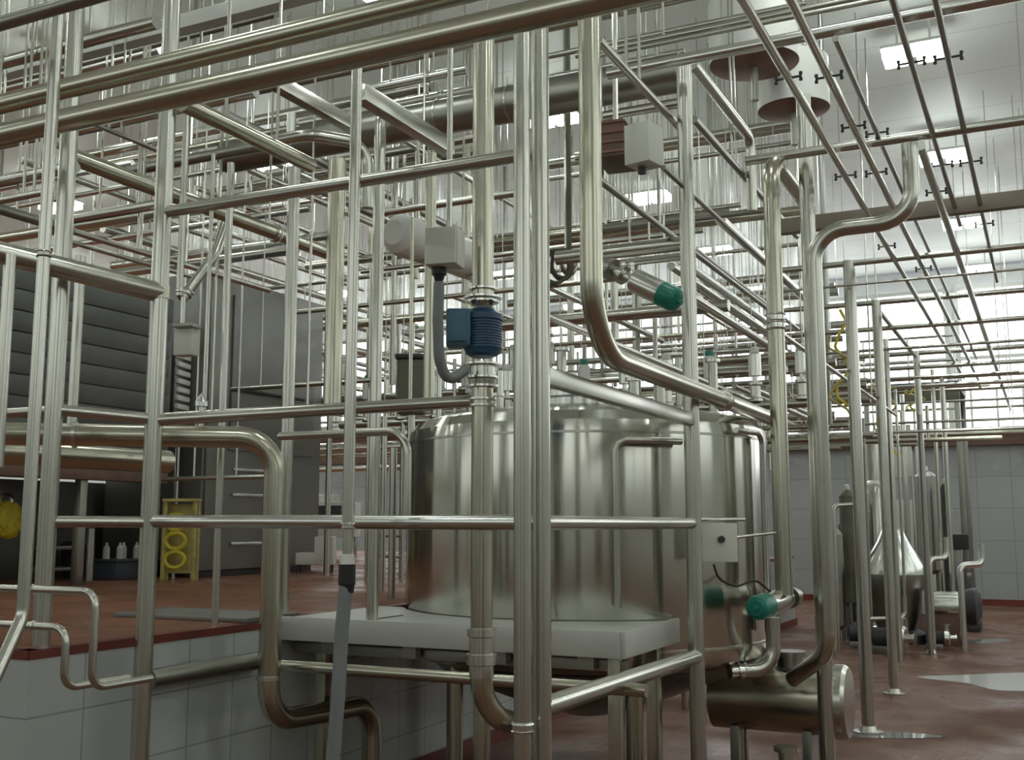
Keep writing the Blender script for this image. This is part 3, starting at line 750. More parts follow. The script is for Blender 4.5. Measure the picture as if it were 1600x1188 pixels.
run('x', 930, 73, 6.6, 850, 1260, 10, 'slim level pipe high beside the J pipe top')
run('x', 930, 108, 7.0, 850, 1070, 12, 'level pipe high beside the J pipe, beneath the slim one', 'steel_bright')
run('x', 1180, 30, 6.0, 900, 1400, 12, 'level pipe at the very top over the hanging vessels')
run('x', 400, 640, 7.0, 255, 500, 7, 'thin level pipe in front of the satin cabinet', group=None)
pts = [at_z(-60, 704, 2.2), at_z(262, 724, 2.2)]
pts = path((-60, 702, 6.0), ('h', 262, 722))
pipe('very wide level pipe with a reddish underside below the bent drain line', pts, 44, 'steel_warm', r=.075, seg=24)
run('x', 330, 747, 8.4, 255, 420, 7, 'thin level rail in front of the satin cabinet low down')
p = at(655, 190, 6.9)
t = thing('duct', 'large dark round duct running level beneath the headers behind the central riser', 'duct', p)
a, b = slide(p, EX, px=355), slide(p, EX, px=1065)
tube('duct_shell', [a, b], wr(58, 6.9), 'steel_dark', t, seg=28)
for xx in (470, 560, 690, 800, 930): q = slide(p, EX, px=xx); flange(t, q, EX, wr(58, 6.9), 'steel', 'joint_ring', 1.05, .1)
p = at(440, 218, 6.3)
pts = [slide(p, EX, px=400), p + EX * .2, p + EX * .42 + EY * .3, p + EX * .42 + EY * .3 - EZ * .4]
pipe('curved elbow pipe curling under the headers beside the hose standpipe', pts, 20, 'steel', name='elbow_pipe', bend=.14, d=6.3)
pipe('short fat stub standing up from the curled elbow under the headers', vert(455, 200, 6.4, 178, 222), 15, 'steel_bright', name='stub_pipe')
t = thing('drum', 'pale round-ended drum lying level behind the grey junction box', 'vessel', at(640, 378, 7.6))
p = at(612, 362, 7.6)
turned('drum_shell', p, EY + EX * .1, [(0, 0), (.02, .09), (.07, .14), (.14, .155), (1.1, .155), (1.16, .13), (1.2, 0)], 'white', t, seg=36)
for s in (.3, .9): turned('strap', p + (EY + EX * .1) * s, EY + EX * .1, [(0, .155), (0, .16), (.03, .16), (.03, .155)], 'steel', t, seg=36)
for s in (.3, .9): tube('hanger_rod', [p + (EY + EX * .1) * s + EZ * .15, Vector((p.x + .1 * s, p.y + s, H))], .01, 'steel', t, seg=8)
t = thing('motor_housing', 'olive square housing behind the flexible conduit above the middle rail', 'box', at(643, 604, 6.8))
box('enclosure', at(643, 606, 6.8), (.17, .2, .34), 'olive', t, rz=YAW, bev=.02)
box('hood', at(643, 560, 6.8), (.19, .22, .03), 'dark', t, rz=YAW, bev=.01)
tube('stand', [at(643, 640, 6.8), Vector((at(643, 640, 6.8).x, at(643, 640, 6.8).y, DECK))], .025, 'steel', t)
t = thing('cable_box', 'red-brown ribbed box under the dark duct beside the corner-on pale box', 'box', at(962, 232, 5.7))
box('enclosure', at(962, 230, 5.7), (.17, .3, .2), 'brown', t, rz=0.1)
tube('hanger_rod', [at(962, 207, 5.7), Vector((at(962, 207, 5.7).x, at(962, 207, 5.7).y, H))], .015, 'steel', t, seg=8)
for k in range(4): box('rib', at(962, 206 + 15 * k, 5.7), (.185, .315, .014), 'rust', t, rz=0.1)
t = thing('meter_box', 'small grey lidded box fixed beside the second frame post', 'box', at(291, 535, 5.3))
box('enclosure', at(292, 533, 5.3), (.1, .08, .15), 'box', t, rz=.2, bev=.005)
box('enclosure_lid', at(292, 510, 5.27), (.11, .09, .02), 'steel_dark', t, rz=.2, bev=.005)
tube('mounting_tube', [at(285, 508, 5.32), slide(at(285, 508, 5.32), EZ, py=462)], .012, 'steel', t, seg=10)
for k, lab in enumerate(('curly olive hose looped behind the J pipe, outermost of the bunch', 'curly olive hose looped behind the J pipe, middle of the bunch', 'curly olive hose looped behind the J pipe, innermost of the bunch')):
    q = at(868 + 11 * k, 415 - 4 * k, 7.35 + .12 * k)
    pts = [q + RT * (.1 - .022 * k) * math.cos(a_ * .8 + k) + EZ * (.12 - .015 * k) * math.sin(a_ * .8 + k) + FW * .008 * a_ for a_ in range(15)]
    pts.insert(0, Vector((pts[0].x, pts[0].y, H)))
    tag(tube('coiled_hose', pts, .014, ['yellow_dull', 'olive', 'steel_warm'][k] if k else 'olive', None, .06, 8), lab, 'hose', 'hoses looped behind the J pipe')
# tube leaning across by the thin drop pipe
pipe('oblique pipe leaning up between the cabinet top and the overhead runs', [at(284, 468, 6.0), at(335, 400, 6.1), at(352, 352, 6.2)], 17, 'steel', name='oblique_pipe', bend=.3, clamps=((292, None),))

# hanging vessels, top right
for px, py, w, d, hh, lab in ((1240, 172, 116, 8.6, .42, 'small round hanging vessel with a brown base, lower of the two'), (1178, 100, 146, 8.1, .5, 'round hanging vessel with a stained brown base, higher of the two')):
    p = at(px, py, d); r_ = w / 2 / 1715 * d
    t = thing('hanging_vessel', lab, 'vessel', p)
    turned('vessel_base', p, EZ, [(-.03, 0), (-.025, r_ * .5), (0, r_ * .99)], 'rust', t, seg=48)
    turned('vessel_shell', p, EZ, [(0.001, r_), (hh, r_), (hh + .08, r_ * .7), (hh + .1, 0)], 'white', t, seg=48)
    for a_ in (0.6, 2.2, 3.7, 5.3): tube('hanger_leg', [p + Vector((math.cos(a_), math.sin(a_), 0)) * r_ * .9 + EZ * .05, Vector((p.x + math.cos(a_) * r_ * .9, p.y + math.sin(a_) * r_ * .9, H))], .02, 'steel', t, seg=10)
    tube('outlet', [p + EZ * -.02, p - EZ * .3], .03, 'steel_dark', t)

# ------------------------------------------------------------------ cabinets on the raised floor
FXc = -6.95
def yat(px):
    p = at(px, 700, 5); n = ray(px, 0).cross(ray(px, 1188)); q = Vector((FXc, 0, 1.5))
    return -(q - EYE).dot(n) / n.y
y0_, y1_, y2_, y3_ = yat(-120), yat(258), yat(312), yat(498)
t = thing('louvred_cabinet', 'big dark louvred steel cabinet raised on legs over the red floor', 'cabinet', (FXc, (y0_ + y1_) / 2, DECK))
box('body', (FXc - .7, (y0_ + y1_) / 2, (1.92 + 3.5) / 2), (1.4, y1_ - y0_, 3.5 - 1.92), 'louvre', t, bev=.01)
bm = bmesh.new()
n = 9
for k in range(n): add_box(bm, (FXc + .012, (y0_ + y1_) / 2 , 1.98 + (3.44 - 1.98) * (k + .5) / n), (.03, y1_ - y0_ - .1, .15), rot=Matrix.Rotation(.10, 3, 'Y'), bev=.004)
link('louvre', bm, 'louvre', t)
for yy in (y0_ + .1, y0_ + (y1_ - y0_) * .62, y1_ - .08): square_bar('leg', (FXc - .08, yy, 1.93), (FXc - .08, yy, DECK), .07, .07, 'steel_dark', t)
for yy in (y0_ + .1, y1_ - .08): square_bar('leg', (FXc - 1.3, yy, 1.93), (FXc - 1.3, yy, DECK), .07, .07, 'steel_dark', t)
box('back_panel', (FXc - 1.36, (y0_ + y1_ + 1.3) / 2, (DECK + 1.9) / 2), (.04, y1_ - y0_ + 1.3, 1.9 - DECK), 'panel', t, bev=0)
box('base_rail', (FXc - .05, (y0_ + y1_) / 2, 1.9), (.12, y1_ - y0_, .08), 'brown', t)
t = thing('satin_cabinet', 'tall smooth grey steel cabinet with a bar handle beside the louvred one', 'cabinet', (FXc, (y2_ + y3_) / 2, DECK))
ym = yat(348)
box('body', (FXc - .6, (y2_ + y3_) / 2, (DECK + .06 + 3.86) / 2), (1.2, y3_ - y2_, 3.86 - DECK - .06), 'panel', t, bev=.015)
box('door', (FXc + .012, (ym + y3_ - .12) / 2, 2.95), (.024, y3_ - ym - .2, 1.5), 'panel', t, bev=.006)
box('door', (FXc + .012, (y2_ + ym) / 2, 2.6), (.024, ym - y2_ - .06, 2.2), 'panel', t, bev=.006)
hb = tube('handle', [(FXc + .07, ym + .15, 2.78), (FXc + .07, ym + 1.1, 2.78)], .016, 'dark', t, seg=10)
bm = bmesh.new()
for zz in (1.32, 1.55, 1.78, 2.02): add_box(bm, (FXc + .01, (ym + y3_ - .5) / 2, zz), (.03, y3_ - ym - .7, .03), bev=.004)
link('reinforcing_rib', bm, 'steel', t)
box('plinth', (FXc - .6, (y2_ + y3_) / 2, DECK + .03), (1.1, y3_ - y2_ - .1, .06), 'dark', t)

def deck_at(px, py): return at_z(px, py, DECK)
p = at(282, 604, 9.9)
t = thing('slatted_panel', 'white slatted panel glimpsed in the gap between the two steel cabinets', 'panel', p)
box('backing', p, (.03, .3, .62), 'steel_dark', t, rz=.3)
for k in range(8): box('slat', p + EX * .03 + EZ * (-.27 + .077 * k), (.03, .24, .045), 'white', t, rz=.3)
for zz_ in (-.75, .75): tube('mounting_tube', [p + EZ * math.copysign(.31, zz_), Vector((p.x, p.y, DECK if zz_ < 0 else H))], .02, 'steel', t, seg=8)
# things standing on the raised floor
p = deck_at(192, 904)
t = thing('storage_tub', 'low dark blue-grey tub holding white bottles under the louvred cabinet', 'tub', p)
bm = bmesh.new()
add_box(bm, p + EZ * .08, (.34, .5, .16), bev=.02); link('tub_body', bm, 'tub', t)
bm = bmesh.new(); add_box(bm, p + EZ * .165, (.38, .54, .02), bev=.006); link('rim', bm, 'tub', t)
for k in range(4):
    q = p + Vector((-.05 + .06 * (k % 2), -.16 + .1 * k, .17))
    tag(turned('bottle', q, EZ, [(0, .03), (.1, .03), (.13, .012), (.15, .012), (.15, 0)], 'white', None, 12), 'small white bottle standing in the dark tub', 'bottle', 'bottles in the dark tub')
p = deck_at(118, 903)
t = thing('waste_bin', 'black bin standing under the louvred cabinet near the white bottles', 'bin', p)
turned('bin_body', p, EZ, [(0, .11), (.28, .14), (.28, .15), (.3, .15), (.3, 0)], 'black', t)
turned('bin_lid', p + EZ * .3, EZ, [(0, .15), (.03, .12), (.05, 0)], 'dark', t)
p = deck_at(76, 908)
t = thing('cart', 'small dark steel cart under the louvred cabinet beside the bin', 'cart', p)
box('shelf', p + EZ * .28, (.3, .36, .03), 'steel_dark', t); box('shelf', p + EZ * .1, (.3, .36, .03), 'steel_dark', t)
for sx in (-1, 1):
    for sy in (-1, 1): tube('leg', [p + Vector((sx * .14, sy * .17, .4)), p + Vector((sx * .14, sy * .17, 0))], .015, 'steel', t, seg=8)
p = deck_at(14, 914)
t = thing('yellow_bag', 'crumpled bright yellow bag hung from a stand at the picture edge', 'bag', p)
b0 = at(14, 812, depth(p) - .1)
bm = bmesh.new()
bmesh.ops.create_icosphere(bm, subdivisions=4, radius=1.0)
for v in bm.verts:
    n_ = noise.noise(v.co * 3.1) * .16 + noise.noise(v.co * 8) * .07
    v.co = Vector((v.co.x * .075, v.co.y * .12, v.co.z * .15)) * (1 + n_) + b0
    v.co = v.co
link('bag_cloth', bm, 'yellow', t)
tube('stand', [Vector((b0.x - .1, b0.y, DECK)), Vector((b0.x - .1, b0.y, b0.z + .2)), Vector((b0.x + .02, b0.y, b0.z + .2)), Vector((b0.x + .02, b0.y, b0.z + .1))], .012, 'steel', t, .05, 8)
p = deck_at(277, 908)
t = thing('yellow_rack', 'upright yellow rack with hanging coils standing behind the bent drain line', 'rack', p)
for s in (-1, 1):
    for s2 in (0, 1): square_bar('post', p + RT * .13 * s + FW * .1 * s2, p + RT * .13 * s + FW * .1 * s2 + EZ * .68, .03, .03, 'yellow_dull', t)
box('top_plate', p + EZ * .69 + FW * .05, (.3, .15, .025), 'yellow_dull', t, rz=YAW)
box('back_panel', p + EZ * .36 + FW * .1, (.24, .015, .6), 'yellow_dull', t, rz=YAW)
for k in range(3):
    q = p + EZ * (.18 + .16 * k) - RT * .03
    pts = [q + RT * .09 * math.cos(a_) + EZ * .07 * math.sin(a_) for a_ in [i * .7 for i in range(10)]]
    tube('coil', pts, .018, 'yellow', t, .05, 8)
p = deck_at(492, 895)
t = thing('white_stool', 'small white step-shaped unit on the red floor beyond the hose', 'stool', p)
box('seat_block', p + EZ * .14 - RT * .08, (.2, .2, .12), 'white', t, rz=YAW, bev=.01)
box('back_block', p + EZ * .22 + RT * .1, (.19, .2, .28), 'white', t, rz=YAW, bev=.01)
for s in (-1, 1):
    for s2 in (-1, 1): tube('leg', [p + RT * .16 * s + FW * .08 * s2 + EZ * .1, p + RT * .16 * s + FW * .08 * s2], .012, 'dark', t, seg=8)
def loc_on_deck(px, py, y0): 
    b = deck_at(px, py); return [slide(b, EZ, py=y0), b]
for px, py, y0, w, lab in ((139, 908, 826, 12, 'short grey post on the red floor under the bright rail'), (612, 935, 700, 12, 'thin post on the red floor just beside the tank'), (597, 925, 650, 9, 'thin dark post on the red floor beyond the tray'), (540, 900, 620, 8, 'far thin post on the red floor behind the hose'),
                           (627, 905, 660, 9, 'far thin post half hidden by the tank edge'), (510, 897, 640, 10, 'far post standing past the satin cabinet corner')):
    q = loc_on_deck(px, py, y0); pipe(lab, q, w, 'steel', name='floor_post', cat='post', seg=10)
t = thing('rail_stand', 'grey handrail frame on the red floor between hose pipe and tank', 'stand', deck_at(600, 905))
p = deck_at(590, 905); q = deck_at(628, 908)
for k in (0, .5, 1): b_ = p.lerp(q, k); tube('upright', [b_, b_ + EZ * .55], .014, 'steel', t, seg=8)
for zz in (.2, .38, .55): tube('rung', [p + EZ * zz, q + EZ * zz], .012, 'steel', t, seg=8)
t = thing('equipment_frame', 'low machine with white tubs behind the bright rail past the satin cabinet', 'machine', deck_at(505, 872))
p = deck_at(510, 872)
box('body', p + EZ * .55, (.9, .6, .5), 'box', t, rz=YAW, bev=.02); box('panel', p + EZ * .6 - FW * .31, (.5, .02, .3), 'dark', t, rz=YAW)
for s in (-1, 1):
    for s2 in (-1, 1): square_bar('leg', p + RT * .38 * s + FW * .25 * s2 + EZ * .35, p + RT * .38 * s + FW * .25 * s2, .04, .04, 'steel', t)
for k in range(4): turned('cap', p + RT * (-.3 + .2 * k) + EZ * .8, EZ, [(0, .06), (.1, .06), (.12, .03), (.12, 0)], 'white', t, seg=14)

# ------------------------------------------------------------------ separators at the end of the aisle
def flo(px, py): return at_z(px, py, 0)
p = flo(1402, 1003); dd = depth(p); u = dd / 1715
t = thing('separator', 'bright conical separator on a dark base behind the aisle racks', 'machine', p)
zz = lambda py: (1003 - py) * u
turned('base_drum', p, EZ, [(zz(985), 30 * u), (zz(960), 36 * u), (zz(925), 40 * u), (zz(912), 46 * u), (zz(900), 46 * u), (zz(898), 0)], 'steel_dark', t, seg=36)
turned('bowl_cone', p, EZ, [(zz(900), 48 * u), (zz(888), 47 * u), (zz(850), 24 * u), (zz(832), 16 * u), (zz(828), 0)], 'steel_bright', t, seg=40)
turned('drive_base', p, EZ, [(0, 44 * u), (zz(990), 44 * u), (zz(984), 34 * u), (zz(984), 0)], 'dark', t, seg=24)
q = p + FW * .9 + RT * .1
turned('feed_tank_shell', q, EZ, [(zz(905), 12 * u), (zz(880), 31 * u), (zz(776), 32 * u), (zz(762), 28 * u), (zz(752), 12 * u), (zz(750), 0)], 'tank', t, seg=40)
for a_ in (0.4, 2.4, 4.5): tube('leg', [q + Vector((math.cos(a_), math.sin(a_), 0)) * 24 * u + EZ * zz(880), q + Vector((math.cos(a_), math.sin(a_), 0)) * 24 * u], .03, 'steel', t, seg=8)
tube('feed_line', [p + EZ * zz(830), p + EZ * zz(700), p + EZ * zz(700) + EX * .5, p + EZ * zz(640) + EX * .5], .025, 'steel', t, .1, 10)
p = flo(1430, 988)
t = thing('white_drum', 'short pale drum standing beside the conical separator', 'drum', p)
turned('drum_body', p, EZ, [(.26, 20 * u), (.56, 20 * u), (.58, 18 * u), (.6, 0)], 'steel_bright', t); turned('drum_foot', p, EZ, [(0, 22 * u), (.26, 20 * u)], 'brown', t)
p = at(1474, 948, 14.0)
t = thing('drive_motor', 'horizontal bright motor drum at the separator end with a dark hub', 'motor', p)
turned('motor_shell', p - EX * .2, EX, [(0, .17), (.01, .19), (.42, .19), (.43, .16), (.43, 0)], 'steel_bright', t, seg=30)
turned('hub', p + EX * .23, EX, [(0, .2), (.1, .24), (.16, .24), (.22, .1), (.22, 0)], 'dark', t, seg=24)
box('motor_foot', Vector((p.x, p.y, p.z / 2 - .06)), (.4, .3, max(.1, p.z - .12)), 'brown', t)
p = flo(1516, 985)
t = thing('wheeled_machine', 'dark wheel-sided machine end beside the tiled far wall', 'machine', p)
turned('wheel', p + EZ * .45, EX, [(0, .08), (0, .36), (.06, .36), (.06, .08), (.16, .08), (.16, 0)], 'dark', t, seg=32)
box('base', p + EZ * .07 , (.3, .6, .14), 'dark', t)
box('column', p + EZ * .65 - EX * .15, (.14, .2, 1.1), 'steel_dark', t); box('head', p + EZ * 1.25 - EX * .1, (.3, .26, .22), 'dark', t)
for i, (px, py, w, y0, y1, mat, lab) in enumerate(((1333, 1000, 26, 770, 950, 'olive', 'olive upright vessel at the head of the aisle, domed top'), (1374, 982, 22, 690, 905, 'steel', 'tall slender vessel behind the conical separator'),
        (1458, 988, 34, 740, 900, 'steel_dark', 'dull round vessel behind the horizontal motor'), (1310, 1002, 26, 830, 985, 'steel_dark', 'dark squat vessel beside the drop line'), (1488, 992, 16, 760, 940, 'dark', 'dark slender column vessel nearest the far wall'))):
    p = flo(px, py); d = depth(p); u2 = d / 1715; h0 = (py - y1) * u2; h1 = (py - y0) * u2; r_ = w / 2 * u2
    t = thing('upright_vessel', lab, 'vessel', p)
    turned('vessel_shell', p, EZ, [(h0, r_ * .4), (h0 + .06, r_), (h1 - .08, r_), (h1 - .02, r_ * .6), (h1, r_ * .2), (h1, 0)], mat, t)
    turned('top_cap', p + EZ * h1, EZ, [(0, r_ * .3), (.06, r_ * .3), (.08, 0)], 'white' if i == 0 else 'steel_bright', t, seg=14)
    for a_ in (.5, 2.6, 4.7): tube('leg', [p + Vector((math.cos(a_), math.sin(a_), 0)) * r_ * .7 + EZ * (h0 + .1), p + Vector((math.cos(a_), math.sin(a_), 0)) * r_ * .7], .025, 'steel_dark', t, seg=8)
pump('small dark pump with bright casing at the foot of the aisle separators', flo(1326, 1012), 1.0, .3)
pump('dark pump with a bright casing just in front of the conical separator', flo(1366, 1020), 1.1, -.2)
pump('dark pump with a bright casing under the horizontal motor drum', flo(1447, 1014), .8, .1)
pts = [at_z(1455, 872, 1.1), at_z(1490, 872, 1.1)]
def low(lab, a, b, y, w, mat='steel_bright', d=13.2):
    q = [at(a, y, d), at(b, y - 2, d + .1)]
    q = [Vector((q[0].x, q[0].y, 0)), q[0], q[1], q[1] + EZ * .25]
    pipe(lab, q, w, mat, name='branch_pipe', bend=.08, d=d, seg=10)
low('short cranked branch pipe beside the horizontal motor drum', 1452, 1480, 874, 8)
low('short cranked branch pipe before the dark wheeled machine', 1500, 1535, 884, 10)
low('cranked branch pipe in front of the olive vessel', 1302, 1345, 790, 7, 'steel')
low('low cranked pipe near the floor in front of the conical separator', 1345, 1415, 968, 7, 'steel', 13.0)
# control cabinets behind the separators, mezzanine
for px, py, s, z1, mat, lab in ((1345, 970, (.5, .4), 1.5, 'dark', 'dark control cubicle behind the olive vessel'), (1432, 965, (.7, .4), 1.9, 'box', 'pale grey switch cabinet with a yellow sign behind the separators')):
    p = flo(px, py); t = thing('control_cabinet', lab, 'cabinet', p)
    box('body', p + EZ * z1 / 2, (*s, z1), mat, t); box('door', p + EZ * z1 / 2 - EY * (s[1] / 2 + .01), (s[0] * .9, .02, z1 * .9), mat, t)
    box('handle', p + EZ * z1 / 2 - EY * (s[1] / 2 + .04) + EX * s[0] * .3, (.03, .04, .15), 'black', t)
ps = flo(1403, 965); pz = at(1403, 705, depth(ps) - .3)
t = thing('warning_board', 'pale yellow board with a triangle mark high behind the separators', 'sign', pz)
box('board', pz, (.42, .03, .85), 'box', t)
bm = bmesh.new()
vs = [bm.verts.new(pz + Vector((x_, -.022, z_))) for x_, z_ in ((-.14, .12), (.14, .12), (0, -.13))]; vi = [bm.verts.new(pz + Vector((x_ * .6, -.022, (z_ - .03) * .6 + .03))) for x_, z_ in ((-.14, .12), (.14, .12), (0, -.13))]
for k_ in range(3): bm.faces.new((vs[k_], vs[(k_ + 1) % 3], vi[(k_ + 1) % 3], vi[k_]))
link('triangle_mark', bm, 'yellow', t, smooth=False)
for s in (-1, 1): tube('stand', [Vector((pz.x + s * .2, pz.y + .03, pz.z)), Vector((pz.x + s * .2, pz.y + .03, 0))], .02, 'steel', t, seg=8)
p = at(1430, 622, 18.3)
t = thing('mezzanine_platform', 'dark raised steel platform over the separators', 'platform', p)
box('platform_deck', p + EZ * .1, (1.5, 1.6, .12), 'dark', t); box('edge_beam', p - EY * .82 - EZ * .05, (1.5, .06, .2), 'olive', t)
for s in (-1, 1):
    for s2 in (-1, 1): square_bar('leg', p + Vector((s * .7, s2 * .7, .05)), Vector((p.x + s * .7, p.y + s2 * .7, 0)), .08, .08, 'steel_dark', t)
for s in (-.7, 0, .7): tube('rail_post', [p + Vector((s, -.78, .16)), p + Vector((s, -.78, .9))], .02, 'steel', t, seg=8)
for zz_ in (.5, .9): tube('rail', [p + Vector((-.75, -.78, zz_)), p + Vector((.75, -.78, zz_))], .02, 'steel', t, seg=8)
# yellow lifting hoses
for k, (px, d, y0, y1, lab) in enumerate(((1312, 9.64, 474, 660, 'yellow cable drooping in loops beside the tall plain post'), (1378, 12.62, 556, 700, 'yellow cable hanging between the second aisle rack and the separators'), (1428, 17.4, 606, 650, 'short yellow cable loop draped over the dark platform'))):
    bar, rb_ = BARS[k + 1]; a = slide(bar, EX, px=px) - EZ * (rb_ + .012); b = slide(a, EZ, py=y1); h_ = a.z - b.z
    pts = [a + EX * (.05 * math.sin(i * 1.7) * (1 + i * .12)) + EZ * (-h_ * i / 9) for i in range(10)]
    t = thing('yellow_cable', lab, 'cable', a); tube('cable', pts, .014, 'yellow', t, .05, 8)
    pts = [p_ + EX * (.09 * math.cos(i * 1.3)) - EY * .03 for i, p_ in enumerate(pts)]
    tube('loop', pts[2:], .012, 'yellow_dull', t, .05, 8)
# railing on the ledge of the far wall
t = thing('ledge_railing', 'railing of thin uprights on the ledge above the tiled far wall', 'railing', (1, Y1 - .1, 3.28))
for k_ in range(14): tube('upright', [(-3 + .45 * k_, Y1 - .2, 3.28), (-3 + .45 * k_, Y1 - .2, 4.05)], .025, 'steel', t, seg=8)
for zz_ in (3.7, 4.05): tube('rail', [(-3.2, Y1 - .2, zz_), (3.2, Y1 - .2, zz_)], .03, 'steel', t, seg=8)
# puddles on the aisle floor; the large one's bright reflection is painted white
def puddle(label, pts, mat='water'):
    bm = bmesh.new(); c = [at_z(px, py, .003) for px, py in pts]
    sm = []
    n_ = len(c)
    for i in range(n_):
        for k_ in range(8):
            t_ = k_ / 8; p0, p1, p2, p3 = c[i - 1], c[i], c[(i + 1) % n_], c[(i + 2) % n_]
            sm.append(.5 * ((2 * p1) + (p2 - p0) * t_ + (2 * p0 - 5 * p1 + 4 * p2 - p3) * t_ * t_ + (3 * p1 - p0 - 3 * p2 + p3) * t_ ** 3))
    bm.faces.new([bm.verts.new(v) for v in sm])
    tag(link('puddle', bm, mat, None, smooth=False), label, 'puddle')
puddle('large puddle on the red aisle floor with its bright reflection painted white', [(1432, 1058), (1500, 1055), (1580, 1052), (1760, 1050), (1780, 1080), (1640, 1080), (1560, 1079), (1510, 1068)], 'puddle_shine')
puddle('thin wet streak on the red floor near the round-footed post', [(1320, 1150), (1380, 1143), (1480, 1151), (1400, 1154)])
puddle('small far puddle on the red floor before the tiled wall', [(1500, 1002), (1560, 998), (1580, 1002), (1530, 1006)])

KEEP = []
for o in C.objects:
    if o.parent is None and o.get('category') in ('machine', 'vessel', 'drum', 'motor', 'cabinet', 'sign'):
        KEEP.append((o.location.x, o.location.y, .55))
        if o.name.startswith('separator'): KEEP.append((o.location.x + FW.x * .9, o.location.y + FW.y * .9, .5))

# ------------------------------------------------------------------ dense pipework behind the tank
def seg_gap(a, b, c, d_):
    u, v, w_ = b - a, d_ - c, a - c
    A_, B_, C_, D_, E_ = u.dot(u), u.dot(v), v.dot(v), u.dot(w_), v.dot(w_)
    den = A_ * C_ - B_ * B_
    s_ = 0.0 if den < 1e-9 else max(0, min(1, (B_ * E_ - C_ * D_) / den))
    t_ = max(0, min(1, (B_ * s_ + E_) / C_)) if C_ > 1e-9 else 0
    s_ = max(0, min(1, (B_ * t_ - D_) / A_)) if A_ > 1e-9 else 0
    return ((a + u * s_) - (c + v * t_)).length
BOXES = [(FXc - 1.45, y0_ - .1, 0, FXc + .1, y3_ + .1, 4.0), (tc.x - 1.15, tc.y - 1.15, 0, tc.x + 1.15, tc.y + 1.15, 2.75), (-8.7, 9.6, 2.7, -3.9, 10.2, 3.6), (-6.1, 8.1, 2.3, -1.3, 8.7, 3.1),
         (-4.3, 7.2, 4.4, -1.2, 10.0, 6.5), (-4.9, 5.9, 3.1, -3.6, 8.2, 4.4), (-3.2, 11.5, 0, 1, 18, 2.3), (-9.6, 10.2, 0, -6.0, 13.2, 2.2)]
for i_ in range(-5, 3):
    for j_ in range(-3, 4): BOXES.append((-.94 + 3.94 * i_ - .35, 10.99 + 3.42 * j_ - .2, 6.0, -.94 + 3.94 * i_ + .35, 10.99 + 3.42 * j_ + .2, 6.5))
def clear(a, b, r_, g=.006):
    for x0_, ya_, z0_, x1_, yb_, z1_ in BOXES:
        lo, hi = 0.0, 1.0
        dd_ = b - a
        for p0, dv, mn, mx in ((a.x, dd_.x, x0_, x1_), (a.y, dd_.y, ya_, yb_), (a.z, dd_.z, z0_, z1_)):
            mn -= r_; mx += r_
            if abs(dv) < 1e-9:
                if p0 < mn or p0 > mx: lo, hi = 1, 0
            else:
                t1, t2 = sorted(((mn - p0) / dv, (mx - p0) / dv)); lo, hi = max(lo, t1), min(hi, t2)
        if lo < hi: return False
    return all(seg_gap(a, b, c, e) > r_ + r2 + g for c, e, r2 in SEGS)
BGL = {'x': ('level_pipe', 'thin level pipe in the crowded pipework behind the tank and cabinets', 'level pipes in the crowded pipework'),
       'y': ('receding_pipe', 'thin pipe running away in the crowded pipework behind the frame', 'receding pipes in the crowded pipework'),
       'z': ('upright_pipe', 'thin upright pipe in the crowded pipework behind the tank', 'upright pipes in the crowded pipework')}
def bgp(kind, make, n, radii, mats_):
    made = tries = 0
    while made < n and tries < n * 25:
        tries += 1
        a, b = make(); r_ = R.choice(radii)
        if not clear(a, b, r_): continue
        rods = []
        if kind != 'z':
            for f_ in ((R.uniform(.08, .3), R.uniform(.6, .9)) if a.z < 4.25 else (R.uniform(.1, .9),)):
                for _ in range(6):
                    q = a.lerp(b, f_); c = q + EZ * (r_ - .004); e = Vector((q.x, q.y, H))
                    if clear(q + EZ * (r_ + .03), e, .008): rods.append((c, e)); break
                    f_ = R.uniform(.05, .95)
            if not rods: continue
        nm, lab, grp = BGL[kind]
        o = tube(nm, [a, b], r_, R.choice(mats_), None, seg=10); tag(o, lab, 'pipe', grp)
        for c, e in rods: tube('hanger_rod', [c, e], .0055, 'steel', o, seg=6)
        made += 1
    return made
mats = ['steel', 'steel', 'steel_bright', 'steel_warm', 'steel_dark']
U = R.uniform
def mk_x(): 
    y = U(8.0, 16.5); z = R.choice([2.5, 2.75, 3.0, 3.25, 3.5, 3.8, 4.1, 4.4]) + U(-.03, .03); x = U(-13, -4)
    return Vector((x, y, z)), Vector((min(x + U(2.5, 7), -2.2), y, z))
def mk_y():
    x = U(-12, -2.6); z = R.choice([2.6, 2.9, 3.15, 3.4, 3.7, 4.0, 4.3]) + .06; y = U(8.2, 12)
    return Vector((x, y, z)), Vector((x, min(y + U(3, 7), 19), z))
def mk_z():
    x = U(-13, -2.7); y = U(8.6, 16.5)
    if R.random() < .45:
        z0 = DECK if (x < WX - .3 and y < DECK_END) else 0.0
        return Vector((x, y, z0)), Vector((x, y, R.choice([3.1, 3.5, 3.9, 4.4])))
    return Vector((x, y, R.choice([2.2, 2.5, 2.8, 3.2]))), Vector((x, y, H))
def mk_xh():
    y = U(5.4, 10.5); z = R.choice([4.3, 4.55, 4.8, 5.1, 5.4]); x = U(-9.5, -4.2)
    return Vector((x, y, z)), Vector((min(x + U(2.5, 6), -1.8), y, z))
def mk_zh():
    x = U(-9.5, -1.8); y = U(6.5, 11)
    return Vector((x, y, U(3.6, 4.6))), Vector((x, y, H))
def mk_yh():
    x = U(-9, -2.2); z = R.choice([4.4, 4.7, 5.0]); y = U(5.5, 8)
    return Vector((x, y, z)), Vector((x, y + U(3, 6), z))
